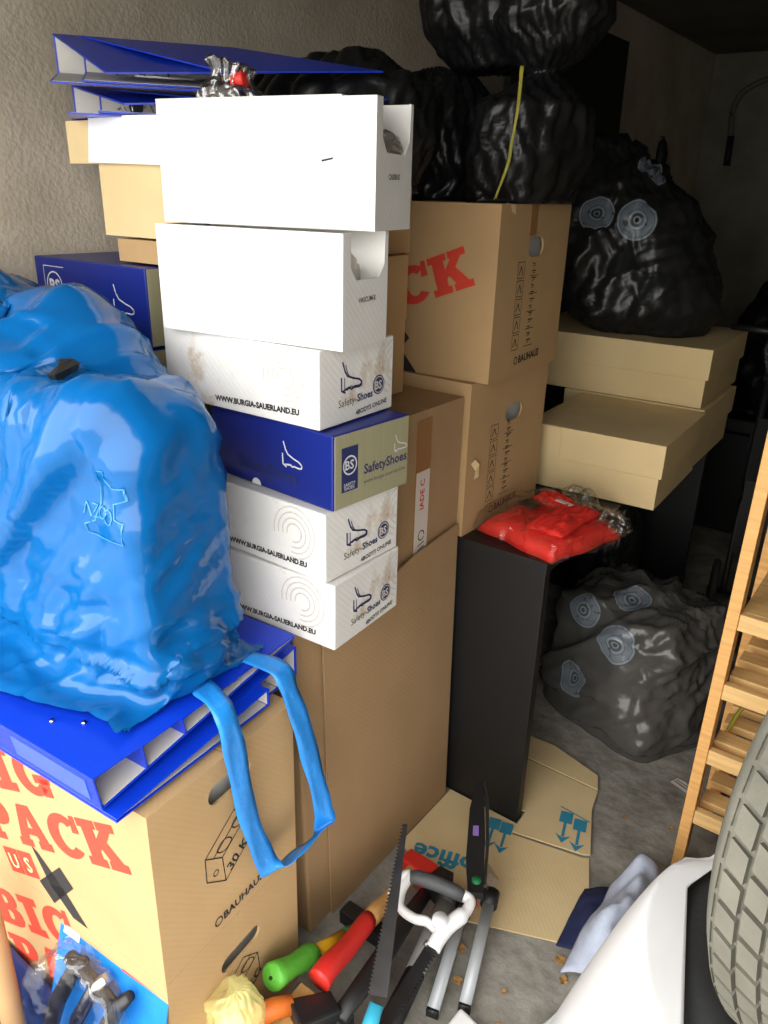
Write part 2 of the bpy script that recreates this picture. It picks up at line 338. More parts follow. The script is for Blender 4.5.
# --- position based cloth used for film, bags and sheets
def relax(P, E, rest, iters, grav=0.0, collide=None, keep=0.0, P0=None, pin=None, damp=.92, press=0.0, faces=None, omega=1.5, stiff=None, fric=0.0):
    N = len(P); i, j = E[:, 0], E[:, 1]; val = np.bincount(np.r_[i, j], minlength=N).astype(float); V = np.zeros_like(P); idx = np.r_[i, j]
    for it in range(iters):
        Q = P.copy(); V *= damp; V[:, 2] -= grav
        if press and faces is not None:
            nrm = np.cross(P[faces[:, 2]] - P[faces[:, 0]], P[faces[:, 3]] - P[faces[:, 1]]) * .25
            for k in range(3):
                acc = sum(np.bincount(faces[:, q], nrm[:, k], N) for q in range(4)); V[:, k] += press * acc
        P = P + V
        for sub in range(3):
            d = P[j] - P[i]; L = np.linalg.norm(d, axis=1) + 1e-9; c = (L - rest) / L * .5
            if stiff is not None: c = c * stiff
            cd = d * c[:, None]
            for k in range(3): P[:, k] += omega * np.bincount(idx, np.r_[cd[:, k], -cd[:, k]], N) / val
        if keep: P += (P0 - P) * keep
        if collide is not None:
            B = P.copy(); P = collide(P)
            if fric:
                hit = np.abs(P - B).max(1) > 1e-7; P[hit] = P[hit] * (1 - fric) + Q[hit] * fric; P = collide(P)
        if pin is not None: P[pin] = Q[pin]
        V = (P - Q)
        sp = np.linalg.norm(V, axis=1, keepdims=True); V *= np.minimum(1, .02 / (sp + 1e-9))
    return P
def grid_edges(nu, nv, wrap=False, bend=True, far=0):
    id_ = np.arange(nu * nv).reshape(nv, nu); E = []; S = []
    def add(a, b, s): E.append(np.c_[a.ravel(), b.ravel()]); S.append(np.full(a.size, s))
    rl = lambda a, k: np.roll(a, -k, 1)
    if wrap:
        add(id_, rl(id_, 1), 1); add(id_[:-1], rl(id_, 1)[1:], .6); add(id_[:-1], rl(id_, -1)[1:], .6)
        if bend: add(id_, rl(id_, 2), .35)
    else:
        add(id_[:, :-1], id_[:, 1:], 1); add(id_[:-1, :-1], id_[1:, 1:], .6); add(id_[:-1, 1:], id_[1:, :-1], .6)
        if bend: add(id_[:, :-2], id_[:, 2:], .35)
    add(id_[:-1], id_[1:], 1)
    if bend: add(id_[:-2], id_[2:], .35)
    if far: add(id_[:-far], id_[far:], .3); add(id_[:, :-far], id_[:, far:], .3)
    return np.vstack(E), np.concatenate(S)
def grid_faces(nu, nv, wrap=False):
    F = []
    for v in range(nv - 1):
        for u in range(nu if wrap else nu - 1): a = v * nu + u; b = v * nu + (u + 1) % nu; F.append((a, b, b + nu, a + nu))
    return np.array(F)
def crumpled_bag(name, label, c, prof, m, seed=0, slack=1.1, iters=70, nu=110, nv=70, sq=2.4, lean=(0, 0), base=None, group=None, cat='bin bag', rz=0, keep=.03, topslack=.1, walls=None, obj_parent=None, press=0.0, aniso=(.25, 1.5), rough=1.0, folds=0.0):
    """prof: list of (z, rx, ry) from bottom to top, local to c. Surface of revolution, superelliptic, crumpled by buckling."""
    rng = np.random.default_rng(seed); zs = np.array([p[0] for p in prof]); rx = np.array([p[1] for p in prof]); ry = np.array([p[2] for p in prof])
    t = np.linspace(0, 1, nv); s = np.r_[0, np.cumsum(np.hypot(np.diff(zs), np.diff(rx)))]; s /= s[-1]
    Z = np.interp(t, s, zs); RX = np.interp(t, s, rx); RY = np.interp(t, s, ry)
    a = np.linspace(0, 2 * np.pi, nu, endpoint=False); ca, sa = np.cos(a), np.sin(a)
    q = (np.abs(ca) ** sq + np.abs(sa) ** sq) ** (-1 / sq); ca, sa = ca * q, sa * q
    X = RX[:, None] * ca; Y = RY[:, None] * sa; ZZ = np.repeat(Z[:, None], nu, 1)
    P = np.stack([X, Y, ZZ], -1).reshape(-1, 3); h = (P[:, 2] - zs.min()) / max(1e-6, zs.max() - zs.min())
    P[:, 0] += lean[0] * h; P[:, 1] += lean[1] * h
    cr, sr = math.cos(R(rz)), math.sin(R(rz)); P[:, :2] = np.c_[P[:, 0] * cr - P[:, 1] * sr, P[:, 0] * sr + P[:, 1] * cr]
    nz = np.array([noise.noise_vector(Vector(p) * 5 + Vector((seed * 3.1, 0, 0))) for p in P]); P += nz * .022 * rough
    nz = np.array([noise.noise_vector(Vector(p) * 14 + Vector((0, seed * 1.7, 0))) for p in P]); P += nz * .008 * rough
    E, S = grid_edges(nu, nv, True); rest = np.linalg.norm(P[E[:, 0]] - P[E[:, 1]], axis=1)
    hh = (h[E[:, 0]] + h[E[:, 1]]) / 2
    f = np.array([noise.noise(Vector(P[i]) * 3.3 + Vector((seed, 7, 2))) for i in E[:, 0]])
    horiz = 1 - np.abs(P[E[:, 0], 2] - P[E[:, 1], 2]) / (rest + 1e-9)
    rest = rest * (1 + (slack - 1) * (aniso[0] + aniso[1] * horiz) + .12 * f + topslack * horiz * hh ** 3) + .0002
    P0 = P.copy(); P += rng.normal(0, .002, P.shape); cc = np.array(c)
    def col(Q):
        if base is not None: Q[:, 2] = np.maximum(Q[:, 2], base - cc[2])
        if walls:
            for ax, sg, lim in walls:
                Q[:, ax] = np.maximum(Q[:, ax], lim - cc[ax]) if sg > 0 else np.minimum(Q[:, ax], lim - cc[ax])
        return Q
    F = grid_faces(nu, nv, True)
    P = relax(P, E, rest, iters, .0003, col, keep, P0, stiff=S, damp=.8, press=press, faces=F)
    if folds:
        cen = np.array([lean[0] * .5, lean[1] * .5, zs.max() * .45])
        for i_ in range(len(P)):
            p = Vector(P[i_]); n_ = Vector(P[i_] - cen).normalized(); a_, b_ = p.x * .8 + p.z * .6, -p.x * .6 + p.z * .8; w_ = noise.noise(p * 3) * .4
            g_ = (1 - min(1, abs(noise.noise(Vector((a_ * 2.2 + seed, b_ * 8 + w_, p.y * 3)))) * 2.4)) ** 2 + .45 * (1 - min(1, abs(noise.noise(Vector((a_ * 5, b_ * 16 + seed, p.y * 9)))) * 2.4)) ** 2
            P[i_] += np.array(n_) * folds * (g_ - .5) * min(1, max(0, (P[i_][2] - zs.min()) / .06))
        P = col(P)
    faces = [tuple(f) for f in F] + [tuple(reversed(range(nu))), tuple(range((nv - 1) * nu, nv * nu))]
    o = mobj(name, P, faces, m, obj_parent, True); o.location = c
    if label: tag(o, label, cat, group)
    return o

# ------------------------------------------------------------ the garage
XL, XR, YF, YB, ZC = -1.75, 1.35, 0.07, 6.0, 2.5
def struct(o): o['kind'] = 'structure'; return o
struct(box('floor', XL - .2, XR + .2, YF - .15, YB + .2, -.12, 0, M_floor))
struct(box('wall_left', XL - .2, XL, YF - .15, YB + .2, 0, ZC, M_wall))
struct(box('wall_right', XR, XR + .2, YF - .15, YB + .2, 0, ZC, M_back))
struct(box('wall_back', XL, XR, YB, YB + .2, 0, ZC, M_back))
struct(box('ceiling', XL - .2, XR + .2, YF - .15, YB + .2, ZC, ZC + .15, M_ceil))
struct(plate('wall_front', [(XL, 0), (-1.65, 0), (-1.65, 2.08), (.3, 2.08), (.3, 0), (XR, 0), (XR, ZC), (XL, ZC)], [], .15, (0, YF, 0), (1, 0, 0), (0, 0, 1), M_lip))
struct(box('ground_yard', -9, 9, -12, YF - .15, -.14, -.02, M_yard))

# ------------------------------------------------------------ cartons
def carton(name, label, near, rz, L, W, H, m, group=None, cat='box', flaps=True, bev=.004, hole=None, th=.005, inside=None, front_holes=None):
    """x: -L..0, y: 0..W, z: 0..H from the near corner; end (+x) wall may carry a hand hole"""
    r = root(name, label, cat, near, rz, group); e = bev
    plate('front_panel', [(-L, 0), (0, 0), (0, H), (-L, H)], front_holes or [], th, (0, 0, 0), (1, 0, 0), (0, 0, 1), m, r)
    plate('end_panel', [(th, 0), (W - th, 0), (W - th, H), (th, H)], [hole] if hole else [], th, (0, 0, 0), (0, 1, 0), (0, 0, 1), m, r)
    box('end_panel', -L, -L + th, th, W - th, 0, H, m, r); box('back_panel', -L, 0, W - th, W, 0, H, m, r)
    box('bottom', -L + th, -th, th, W - th, 0, th, m, r)
    if flaps:
        g = .0015
        box('top_flap', -L, 0, 0, W / 2 - g, H, H + th * .7, m, r); box('top_flap', -L, 0, W / 2 + g, W, H, H + th * .7, m, r)
    if hole and inside:
        ys = [p[0] for p in hole]; zs = [p[1] for p in hole]
        plate('paper_filling', [(min(ys) - .05, min(zs) - .05), (max(ys) + .05, min(zs) - .05), (max(ys) + .05, max(zs) + .04), (min(ys) - .05, max(zs) + .04)], [], .002, (-.03, 0, 0), (0, 1, 0), (0, 0, 1), inside, r)
    return r
# tall carton, leaning and bulging a little
t = root('tall_carton', 'tall plain brown carton standing on the floor under the shoe boxes', 'box', (-.87, .95, 0))
TC = [(-.76, 0, 0), (0, 0, 0), (.0, .58, 0), (-.76, .58, 0), (-.78, 0, .80), (-.03, 0, .80), (-.02, .585, .80), (-.78, .585, .80)]
hexa('carton_body', TC, M_kraft3, t, .006)
for y0, y1 in ((.002, .29), (.294, .583)): hexa('top_flap', [(-.775, y0, .80), (-.034, y0, .80), (-.03, y1, .80), (-.775, y1, .80), (-.775, y0, .804), (-.034, y0, .804), (-.03, y1, .804), (-.775, y1, .804)], M_kraft3, t)
plate('overlap_panel', [(.07, .004), (.575, .004), (.588, .842), (.40, .825), (.27, .80), (.07, .80)], [], .004, (.004, 0, 0), (0, 1, 0), (-.03, 0, 1), M_kraft3, t, .0035)

# moving boxes with slab-serif print
def pack_print(r, L, W, H, which):
    big, wb = slab('BIG', .09, .13, 1.2); pk, wp = slab('PACK', .09, .13, 1.2)
    A = 20
    prints('printed_words', xf(pk, -.466, .070, 1, A) + xf(big, -.503, .182, 1, A), (0, 0, 0), FR, M_redprint, r)
    tiles = []; let = []
    for i, ch in enumerate('BAUHAUS'):
        ox, oy = -.372 + (i - 6) * .0505 * math.cos(R(A)), .024 + (i - 6) * .0505 * math.sin(R(A))
        if oy < .0: continue
        tiles += xf([([(0, 0), (.047, 0), (.047, .056), (0, .056)], [])], ox, oy, 1, A)
        tr = text_tris(ch, .02); w = twidth(ch, .02); let.append(xf(tr, ox + .0235 * math.cos(R(A)) - w * .022 * math.cos(R(A)) - .012 * math.sin(R(A)), oy + .0235 * math.sin(R(A)) - w * .022 * math.sin(R(A)) + .012 * math.cos(R(A)), .045, A))
    # tiles ends next to the X mark
    for q in tiles: prints('printed_tile', [q], (0, 0, 0), FR, M_redprint, r)
    for q in let: prints('printed_letter', q, (0, 0, 0), FR, M_kraft2, r, .0014)
    X = [([(-.336, .120), (-.318, .112), (-.258, .064), (-.200, .0), (-.240, .0), (-.296, .048)], []), ([(-.330, .036), (-.294, .002), (-.224, .082), (-.256, .114)], [])]
    prints('printed_cross_mark', X, (0, 0, 0), FR, M_blackprint, r)
def end_drawings(r, W, kind):
    if kind == 'crate':
        k = .0022; P = lambda *a: list(a)
        f = [(.106, .189), (.145, .161), (.150, .103), (.106, .137)]; d = (.074, .052)
        b = [(x + d[0], y + d[1]) for x, y in f]
        st = stroke(f, k, True) + stroke([f[0], b[0], b[1], b[2], f[2]], k) + stroke([f[1], b[1]], k) + stroke([(.125, .176), (.2, .228)], k)
        st += stroke(arc(.128, .14, .006, 0, 360, 10), k * .8)
        for (cx, cy) in ((.152, .196), (.19, .222)): st += stroke(arc(cx, cy - .004, .02, 205, 335, 8), k) + stroke(arc(cx, cy - .0205, .02, 25, 155, 8), k)
        prints('printed_drawing', st, (0, 0, 0), EN, M_blackprint, r)
        prints('printed_words', xf(text_tris('30 KG', .02), .163, .113, .030, 33), (0, 0, 0), EN, M_blackprint, r)
        prints('printed_words', xf(text_tris('BAUHAUS', .03), .138, .018, .024, 3) + ring(.126, .026, .010, .003), (0, 0, 0), EN, M_blackprint, r)
    else:
        st = []
        for i in range(5):
            z = .232 - i * .042; st += stroke([(.105, z), (.14, z), (.14, z + .036), (.105, z + .036)], .0016, True); st += stroke([(.112, z + .008), (.122, z + .026), (.132, z + .008)], .003)
            st += stroke([(.172, z + .002), (.222, z + .002)], .0016)
        for i in range(12): st += stroke([(.185, .262 - i * .0165), (.185 + .012 + .012 * ((i * 7) % 3) / 2, .262 - i * .0165)], .0028) + stroke([(.188, .255 - i * .0165), (.2, .258 - i * .0165)], .002)
        prints('printed_drawing', st, (0, 0, 0), EN, M_blackprint, r)
        prints('printed_words', xf(text_tris('BAUHAUS', .03), .15, .028, .026, 2) + ring(.135, .036, .010, .003), (0, 0, 0), EN, M_blackprint, r)
PH = .365
pl_ = carton('moving_box', 'lower moving box with red lettering, under the one with the black cross', (-.795, .512, 0), 4, .66, .345, PH - .004, M_kraft, 'moving boxes with red lettering', hole=slot(.176, .268, .105, .034, 3), inside=M_inwhite)
pack_print(pl_, .66, .345, PH, 0); end_drawings(pl_, .345, 'crate')
pu = carton('moving_box', 'upper moving box with red lettering and black cross, below the blue binders', (-.795, .512, PH), 4, .66, .345, PH - .004, M_kraft, 'moving boxes with red lettering', hole=slot(.176, .305, .105, .04, 3), inside=M_inwhite)
pack_print(pu, .66, .345, PH, 0); end_drawings(pu, .345, 'crate')
ml = carton('moving_box', 'lower moving box on the black desk, behind the red packet', (-.887, 1.557, .80), -2, .60, .385, .387, M_kraft, 'moving boxes with red lettering', hole=slot(.215, .285, .085, .045, 0), inside=M_inwhite)
pack_print(ml, .6, .385, .387, 0); end_drawings(ml, .385, 'handling')
muu = carton('moving_box', 'upper moving box on the black desk, under the black bags', (-.858, 1.582, 1.191), 1.5, .60, .385, .39, M_kraft, 'moving boxes with red lettering', hole=slot(.195, .300, .085, .045, 0), inside=M_inwhite)
pack_print(muu, .6, .385, .39, 0); end_drawings(muu, .385, 'handling')
box('tape_strip', .0005, .0012, .15, .187, .325, .393, M_tape, muu)
box('tape_strip', -.3, .0012, .15, .187, .3935, .3945, M_tape, muu)
mobj('torn_flap', [(.004, .012, .392), (.006, .03, .394), (.008, .035, .378), (.01, .05, .372), (.006, .055, .392), (-.01, .04, .396)], [(0, 1, 5), (1, 2, 3, 4), (1, 4, 5)], M_kraft2, muu)
mobj('torn_scrap', [(.001, .02, .19), (.006, .03, .2), (.01, .045, .185), (.007, .05, .15), (.003, .035, .145), (.008, .03, .17)], [(0, 1, 2, 5), (5, 2, 3, 4)], M_kraft2, ml)

# taped parcel and the plain cartons above it
tb = carton('taped_carton', 'brown carton with tape and label, between the shoe boxes and the moving boxes', (-.90, 1.235, .806), 0, .62, .312, .352, M_kraft3)
box('tape_strip', .0004, .0014, .118, .178, .0, .336, M_tape, tb)
box('packing_label', .0015, .0022, .122, .176, .0, .215, M_clabel, tb)
prints('label_lettering', xf(text_tris('IADE C', .02), .155, .12, .024, 90), (0, 0, 0), EN, M_redprint, tb, .0028)
prints('label_lettering', stroke(arc(.15, .055, .012, 0, 330, 12), .003) + stroke([(.138, .03), (.162, .036)], .003) + stroke([(.138, .018), (.162, .024)], .003), (0, 0, 0), EN, M_blackprint, tb, .0028)
d1 = carton('plain_carton', 'small plain carton squeezed behind the worn white shoe box', (-1.03, 1.26, 1.165), 0, .30, .22, .165, M_kraft)
d2 = carton('plain_carton', 'small plain carton squeezed behind the lower blank white box', (-1.02, 1.25, 1.336), 0, .30, .22, .135, M_kraft)
d3 = carton('plain_carton', 'small plain carton behind the stack, carrying a black bag', (-1.045, 1.24, 1.477), 0, .30, .27, .135, M_kraft)

# shallow two-part cartons on the cabinet
def lidded(name, label, near, rz, L, W, H, lid, over=.009, seam=False):
    r = root(name, label, 'box', near, rz, 'shallow lidded cartons')
    box('tray', -L, 0, 0, W, 0, H - .004, M_kraft2, r, .002)
    box('lid', -L - over, over, -over, W + over, H - lid, H, M_kraft2, r, .002)
    if seam: box('corner_flap', -L - over, -L + .1, -over - .003, -over, H - lid, H - .002, M_kraft2, r)
    return r
lidded('shallow_carton', 'front shallow lidded carton with bare brown top beside the moving boxes', (-.562, 2.045, .803), 2.5, .385, .43, .19, .095, seam=True)
lidded('shallow_carton', 'bottom shallow lidded carton of the rear pair', (-.590, 2.505, .803), 1.5, .45, .42, .192, .09)
lidded('shallow_carton', 'top shallow lidded carton of the rear pair, under the printed bin bag', (-.597, 2.50, .997), 2.0, .66, .5, .186, .095)

# ------------------------------------------------------------ black cabinet
cb = root('black_desk', 'black desk carrying the moving boxes and shallow cartons', 'desk', (-.65, 1.555, 0))
box('side_panel', -.76, 0, 0, .03, 0, .772, M_cabinet, cb, .0015); box('side_panel', -.76, 0, 1.38, 1.41, 0, .772, M_cabinet, cb, .0015)
box('top_board', -.76, .002, -.002, 1.412, .772, .80, M_cabinet, cb, .0015); box('back_board', -.74, -.72, .03, 1.38, .12, .772, M_cabinet, cb)
box('foot_rail', -.72, -.67, .03, 1.38, .0, .10, M_blackboard, cb)
bb = root('black_board', 'big black board standing against the left wall behind the bags', 'board', (-1.44, 2.7, 0))
hexa('panel', [(-.03, 0, 0), (0, 0, 0), (0, 1.04, 0), (-.03, 1.04, 0), (-.06, 0, 2.235), (-.03, 0, 2.235), (-.03, 1.04, 2.235), (-.06, 1.04, 2.235)], M_blackboard, bb, .002)
hexa('edge_trim', [(-.032, 1.04, 0), (.002, 1.04, 0), (.002, 1.046, 0), (-.032, 1.046, 0), (-.062, 1.04, 2.235), (-.028, 1.04, 2.235), (-.028, 1.046, 2.235), (-.062, 1.046, 2.235)], M_blackboard, bb)

# ------------------------------------------------------------ shoe boxes
BOOT = [(.0, 1.0), (.10, .72), (.22, .55), (.50, .44), (.80, .36), (.93, .26), (.92, .16), (.80, .12), (.55, .14), (.42, .10), (.36, .16), (.12, .13), (.03, .10)]
BOOTL = [(-.06, .52), (-.05, .12), (.12, .04)]
def boot(ox, oy, s, w): return stroke([(ox + x * s * 1.05, oy + y * s) for x, y in BOOT], w) + stroke([(ox + x * s * 1.05, oy + y * s) for x, y in BOOTL], w)
def shoe_box(name, label, near, rz, L, W, H, style):
    m = {'white': M_worn, 'blue': M_bluebox, 'blank': M_white}[style]
    r = root(name, label, 'shoe box', near, rz, 'stacked shoe boxes')
    box('carton_body', -L, 0, 0, W, 0, H - .001, m, r, .003)
    if style == 'white':
        prints('printed_boot', boot(.062, .052, .056, .0035) + boot(.070, .056, .046, .002), (0, 0, 0), EN, M_navyprint, r, .0012)
        prints('printed_badge', disc(.168, .052, .018), (0, 0, 0), EN, M_navyprint, r, .0012)
        prints('badge_lettering', xf(text_tris('BS', .03), .1555, .0445, .021) + ring(.168, .052, .0155, .0018), (0, 0, 0), EN, M_palegrey, r, .0018)
        prints('printed_words', xf(text_tris('Safety-', .0), .050, .030, .0195, 2), (0, 0, 0), EN, M_greyprint, r, .0012)
        prints('printed_words', xf(text_tris('Shoes', .025), .050 + twidth('Safety-') * .0195 + .002, .032, .0195, 2), (0, 0, 0), EN, M_navyprint, r, .0012)
        prints('printed_words', xf(text_tris('4BODYS ONLINE', .02), .1, .008, .0125, 4), (0, 0, 0), EN, M_blackprint, r, .0012)
        prints('printed_address', xf(text_tris('WWW.BURGIA-SAUERLAND.EU', .045), -.250, .013, .0145, 2), (0, 0, 0), FR, M_blackprint, r, .0012)
        sw = []
        for q in range(4): sw += stroke(arc(-.075, .08, .018 + q * .011, -100, 190, 16), .003)
        prints('printed_emblem', sw, (0, 0, 0), FR, M_palegrey, r, .0008)
        se = []
        for q in range(4): se += stroke(arc(W + .004, .085, .02 + q * .012, 100, 250, 14), .0022)
        se = [p for p in se if max(c[0] for c in p[0]) < W - .002 and max(c[1] for c in p[0]) < H - .004]
        prints('printed_emblem', se, (0, 0, 0), EN, M_palegrey, r, .0008)
    if style == 'blue':
        box('olive_end', .0, .0012, .004, W - .003, .002, H - .003, M_olive, r)
        prints('printed_badge', [([(.02, .03), (.062, .03), (.062, .112), (.02, .112)], [])], (0, 0, 0), EN, M_navyprint, r, .0016)
        prints('badge_lettering', ring(.041, .078, .018, .003) + xf(text_tris('BS', .02), .0275, .071, .023) + xf(text_tris('SAFETY', .0), .025, .040, .009) + xf(text_tris('SHOES', .0), .026, .033, .009), (0, 0, 0), EN, M_silver, r, .0022)
        prints('printed_words', xf(text_tris('SafetyShoes', .02), .078, .052, .0255, 0), (0, 0, 0), EN, M_navyprint, r, .0016)
        prints('printed_address', xf(text_tris('www.burgia-sauerland.eu', .0), .078, .033, .0115, 0), (0, 0, 0), EN, M_greyprint, r, .0016)
        prints('printed_boot', boot(.165, .072, .034, .0022), (0, 0, 0), EN, M_silver, r, .0016)
        prints('printed_boot', boot(-.122, .055, .048, .003), (0, 0, 0), FR, M_silver, r, .0012)
        prints('printed_words', xf(text_tris('SafetyShoes', .02), -.25, .028, .034, 0), (0, 0, 0), FR, M_navyprint, r, .0012)
        prints('thumb_notch', [(arc(-.2, .0, .013, 0, 180, 12), [])], (0, .0, .001), FR, M_white, r, .001)
    return r
z0 = .806
shoe_box('shoe_box', 'worn white shoe box at the very bottom of the stack', (-.792, .945, z0), 3, .385, .215, .137, 'white')
shoe_box('shoe_box', 'white shoe box just below the blue and olive one', (-.808, .938, z0 + .138), -1, .385, .215, .137, 'white')
shoe_box('shoe_box', 'blue shoe box with an olive end in the middle of the stack', (-.802, .952, z0 + .276), -4, .33, .205, .139, 'blue')
shoe_box('shoe_box', 'stained white shoe box directly above the blue and olive one', (-.832, .952, z0 + .417), 1, .385, .215, .137, 'white')
ZW = z0 + .555
def blank_box(label, near, rz, L, W, H, cutL, mirror):
    r = root('white_box', label, 'box', near, rz, 'blank white boxes on top of the shoe boxes'); th = .004
    plate('front_panel', [(-L, 0), (0, 0), (0, H), (-L, H)], [], th, (0, 0, 0), (1, 0, 0), (0, 0, 1), M_white, r)
    box('back_panel', -L, 0, W - th, W, 0, H, M_white, r); box('end_panel', -L, -L + th, th, W - th, 0, H, M_white, r)
    box('bottom', -L + th, -th, th, W - th, 0, th, M_white, r)
    z = H * .60; zt = H + .0
    plate('end_panel', [(th, 0), (W - th, 0), (W - th, zt), (W - th - .006, zt), (W - th - .008, z + .02), (W - .03, z), (.04, z), (.024, z + .02), (.022, zt), (th, zt)], [], th, (0, 0, 0), (0, 1, 0), (0, 0, 1), M_white, r)
    if mirror: box('top_panel', -L, -.06, 0, W, H, H + th * .6, M_white, r)
    box('contents', -L * .8, -.04, .014, W - .016, .006, H * .72, M_inwhite, r, .01)
    prints('printed_code', xf(text_tris(cutL, .02), .046, H * .4, .0115, 1), (0, 0, 0), EN, M_greyprint, r, .0012)
    return r
wb1 = blank_box('lower blank white box with a cut-out end, resting on the stained shoe box', (-.793, .966, ZW), 7, .39, .142, .180, 'VASCUM-E', False)
wb2 = blank_box('topmost blank white box of the stack with a cut-out end', (-.785, 1.035, ZW + .182), 12, .415, .142, .192, 'CASIBUS', True)
tube('bubble_wrap', [(-.012, .04, .12), (-.012, .06, .135), (-.014, .09, .13), (-.012, .11, .12)], [.01, .016, .015, .01], M_clearg, wb2, 8)
plate('paper_sheet', [(.03, .05), (.06, .05), (.05, .14), (.032, .15)], [], .001, (-.02, 0, 0), (0, 1, 0), (.1, 0, 1), M_clabel, wb1)
mobj('staple_mark', [(-.095, -.0008, .10), (-.075, -.0008, .104), (-.074, -.0008, .107), (-.095, -.0008, .103)], [(0, 1, 2, 3)], M_blackprint, wb2)

# second column by the wall: blue boxes, carton, binders
def blue_plain(label, near, L, W, H, art):
    r = root('blue_shoe_box', label, 'shoe box', near, 0, 'blue boxes by the wall')
    box('carton_body', -L, 0, 0, W, 0, H - .002, M_bluebox, r, .003); box('grey_end', 0, .0012, .004, W - .004, .003, H - .004, M_olive, r)
    if art:
        prints('printed_badge', ring(-.318, .098, .03, .003) + xf(text_tris('BS', .03), -.339, .083, .04) + stroke([(-.355, .05), (-.355, .138), (-.278, .138)], .0016), (0, 0, 0), FR, M_silver, r, .0012)
        prints('printed_boot', boot(-.105, .055, .062, .003), (0, 0, 0), FR, M_silver, r, .0012)
        prints('printed_words', xf(text_tris('SafetyShoes', .02), -.19, .03, .034, 0), (0, 0, 0), FR, M_navyprint, r, .0012)
    return r
for i, (lab, h) in enumerate((('lowest blue shoe box of the wall column, hidden by the blue bag', .155), ('second blue shoe box of the wall column, behind the blue bag', .155), ('third blue shoe box of the wall column, only a strip showing', .155))):
    blue_plain(lab, (-1.31, .985, .806 + i * .163), .39, .26, h + .007, False)
blue_plain('top blue shoe box of the wall column with a round silver badge', (-1.31, .985, 1.296), .39, .26, .158, True)
fb = carton('flat_carton', 'flat plain carton lying on the top blue shoe box', (-1.235, 1.02, 1.457), 0, .20, .18, .04, M_kraft)
ob = root('open_carton', 'open carton with folded-out rim under the upper binders', 'box', (-1.215, 1.025, 1.505))
OW, OD = .265, .19
box('front_panel', -OW, 0, 0, .004, 0, .14, M_kraft2, ob); box('back_panel', -OW, 0, OD, OD + .004, 0, .14, M_kraft2, ob); box('end_panel', -OW, -OW + .004, .004, OD, 0, .14, M_kraft2, ob); box('end_panel', -.004, 0, .004, OD, 0, .14, M_kraft2, ob); box('bottom', -OW + .004, -.004, .004, OD, 0, .004, M_kraft2, ob)
box('rim_flap', -OW - .08, 0, -.012, -.006, .135, .213, M_kraft2, ob); box('lid', -OW - .08, 0, -.006, OD, .14, .213, M_kraft2, ob)
hexa('paper_sheet', [(-OW - .01, -.016, .137), (-.02, -.016, .132), (-.02, -.015, .132), (-OW - .01, -.015, .137), (-OW + .005, -.016, .22), (-.02, -.016, .215), (-.02, -.015, .215), (-OW + .005, -.015, .22)], M_sheet, ob)

# ------------------------------------------------------------ binders
def arch_binder(label, loc, rot, spine_h, W=.285, Lz=.32, gap=.010, th=.0028, rivets=False, group='blue binders', pocket=False, order=0, hole=True):
    """spine plane at local y=0 rising +z, covers run +y and close to gap at y=W; ends at x=0 (near) and x=-Lz"""
    r = root('lever_arch_binder', label, 'binder', loc, 0, group, rot=rot); Hs = spine_h
    def cover(name, z0, z1, zz):
        pts = [(-Lz, .002, z0), (0, .002, z0), (0, W, z1), (-Lz, W, z1)]
        return hexa(name, pts + [(x, y, z + th) for x, y, z in pts], M_binder, r, .0006, 1)
    cover('bottom_cover', 0, 0, 0); cover('top_cover', Hs - th, gap, 0)
    li = [(-Lz + .004, .006, th), (-.003, .006, th), (-.003, W - .004, th), (-Lz + .004, W - .004, th)]
    hexa('lining', li + [(x, y, z + .0006) for x, y, z in li], M_binderin, r)
    box('spine', -Lz, 0, 0, .003, 0, Hs, M_binder, r, .0006); box('spine_lining', -Lz + .004, -.002, .003, .0038, .003, Hs - .003, M_binderin, r)
    if pocket: box('label_pocket', -Lz * .62, -.02, -.0012, 0, .012, Hs - .012, M_pocket, r)
    if hole:
        a = [(.012 * math.cos(k * math.pi / 8), .012 * math.sin(k * math.pi / 8)) for k in range(16)]
        plate('hole_shade_disc', [(1.25 * x, 1.25 * y) for x, y in a], [], .0008, (-Lz * .75, .004, Hs / 2), (-1, 0, 0), (0, 0, 1), M_blackgrip, r, .0012)  # solid black disc paints the dark of the finger hole, ring included
    m_ = root('mechanism', None, None); m_.parent = r; m_.location = (-Lz * .5, .06, th)
    return r
def lever_mech(r, Lz):
    for ob_ in list(r.children):
        if ob_.name.startswith('mechanism'): bpy.data.objects.remove(ob_)
    b = box('lever_mechanism', -Lz * .72, -Lz * .35, .04, .075, .0035, .006, M_chrome, r, .0008)
    for x in (-.62, -.4):
        tube('ring_arch', [(x * Lz, .05, .006), (x * Lz, .05, .032), (x * Lz, .056, .041), (x * Lz, .068, .043), (x * Lz, .078, .036), (x * Lz, .08, .006)], .0017, M_chrome, b, 6)
# lower nest on the moving box: three with spines at the back, three with spines in front
BZ = PH * 2 + .002
base = Matrix.Translation((-.838, .47, BZ)) @ Matrix.Rotation(R(4), 4, 'Z')
def nest(label, y, z, tilt, flip, **k):
    mtx = base @ Matrix.Translation((k.pop('dx', 0), y, z)) @ Matrix.Rotation(R(tilt), 4, 'X')
    if flip: mtx = mtx @ Matrix.Translation((-.32, 0, 0)) @ Matrix.Rotation(math.pi, 4, 'Z')
    r = arch_binder(label, mtx.translation, mtx.to_euler(), **k); lever_mech(r, .32); return r
nest('bottom binder of the lower pile, its spine facing the shoe boxes', .455, .0, 0, True, spine_h=.064, gap=.016, dx=.0, hole=False)
nest('second binder of the lower pile, slid inside the bottom one', .40, .0032, 0, True, spine_h=.050, gap=.0095, dx=.004, hole=False)
nest('third binder of the lower pile, its cover corner jutting over the moving box', .345, .0064, 0, True, spine_h=.036, gap=.0055, dx=.026, hole=False, W=.342)
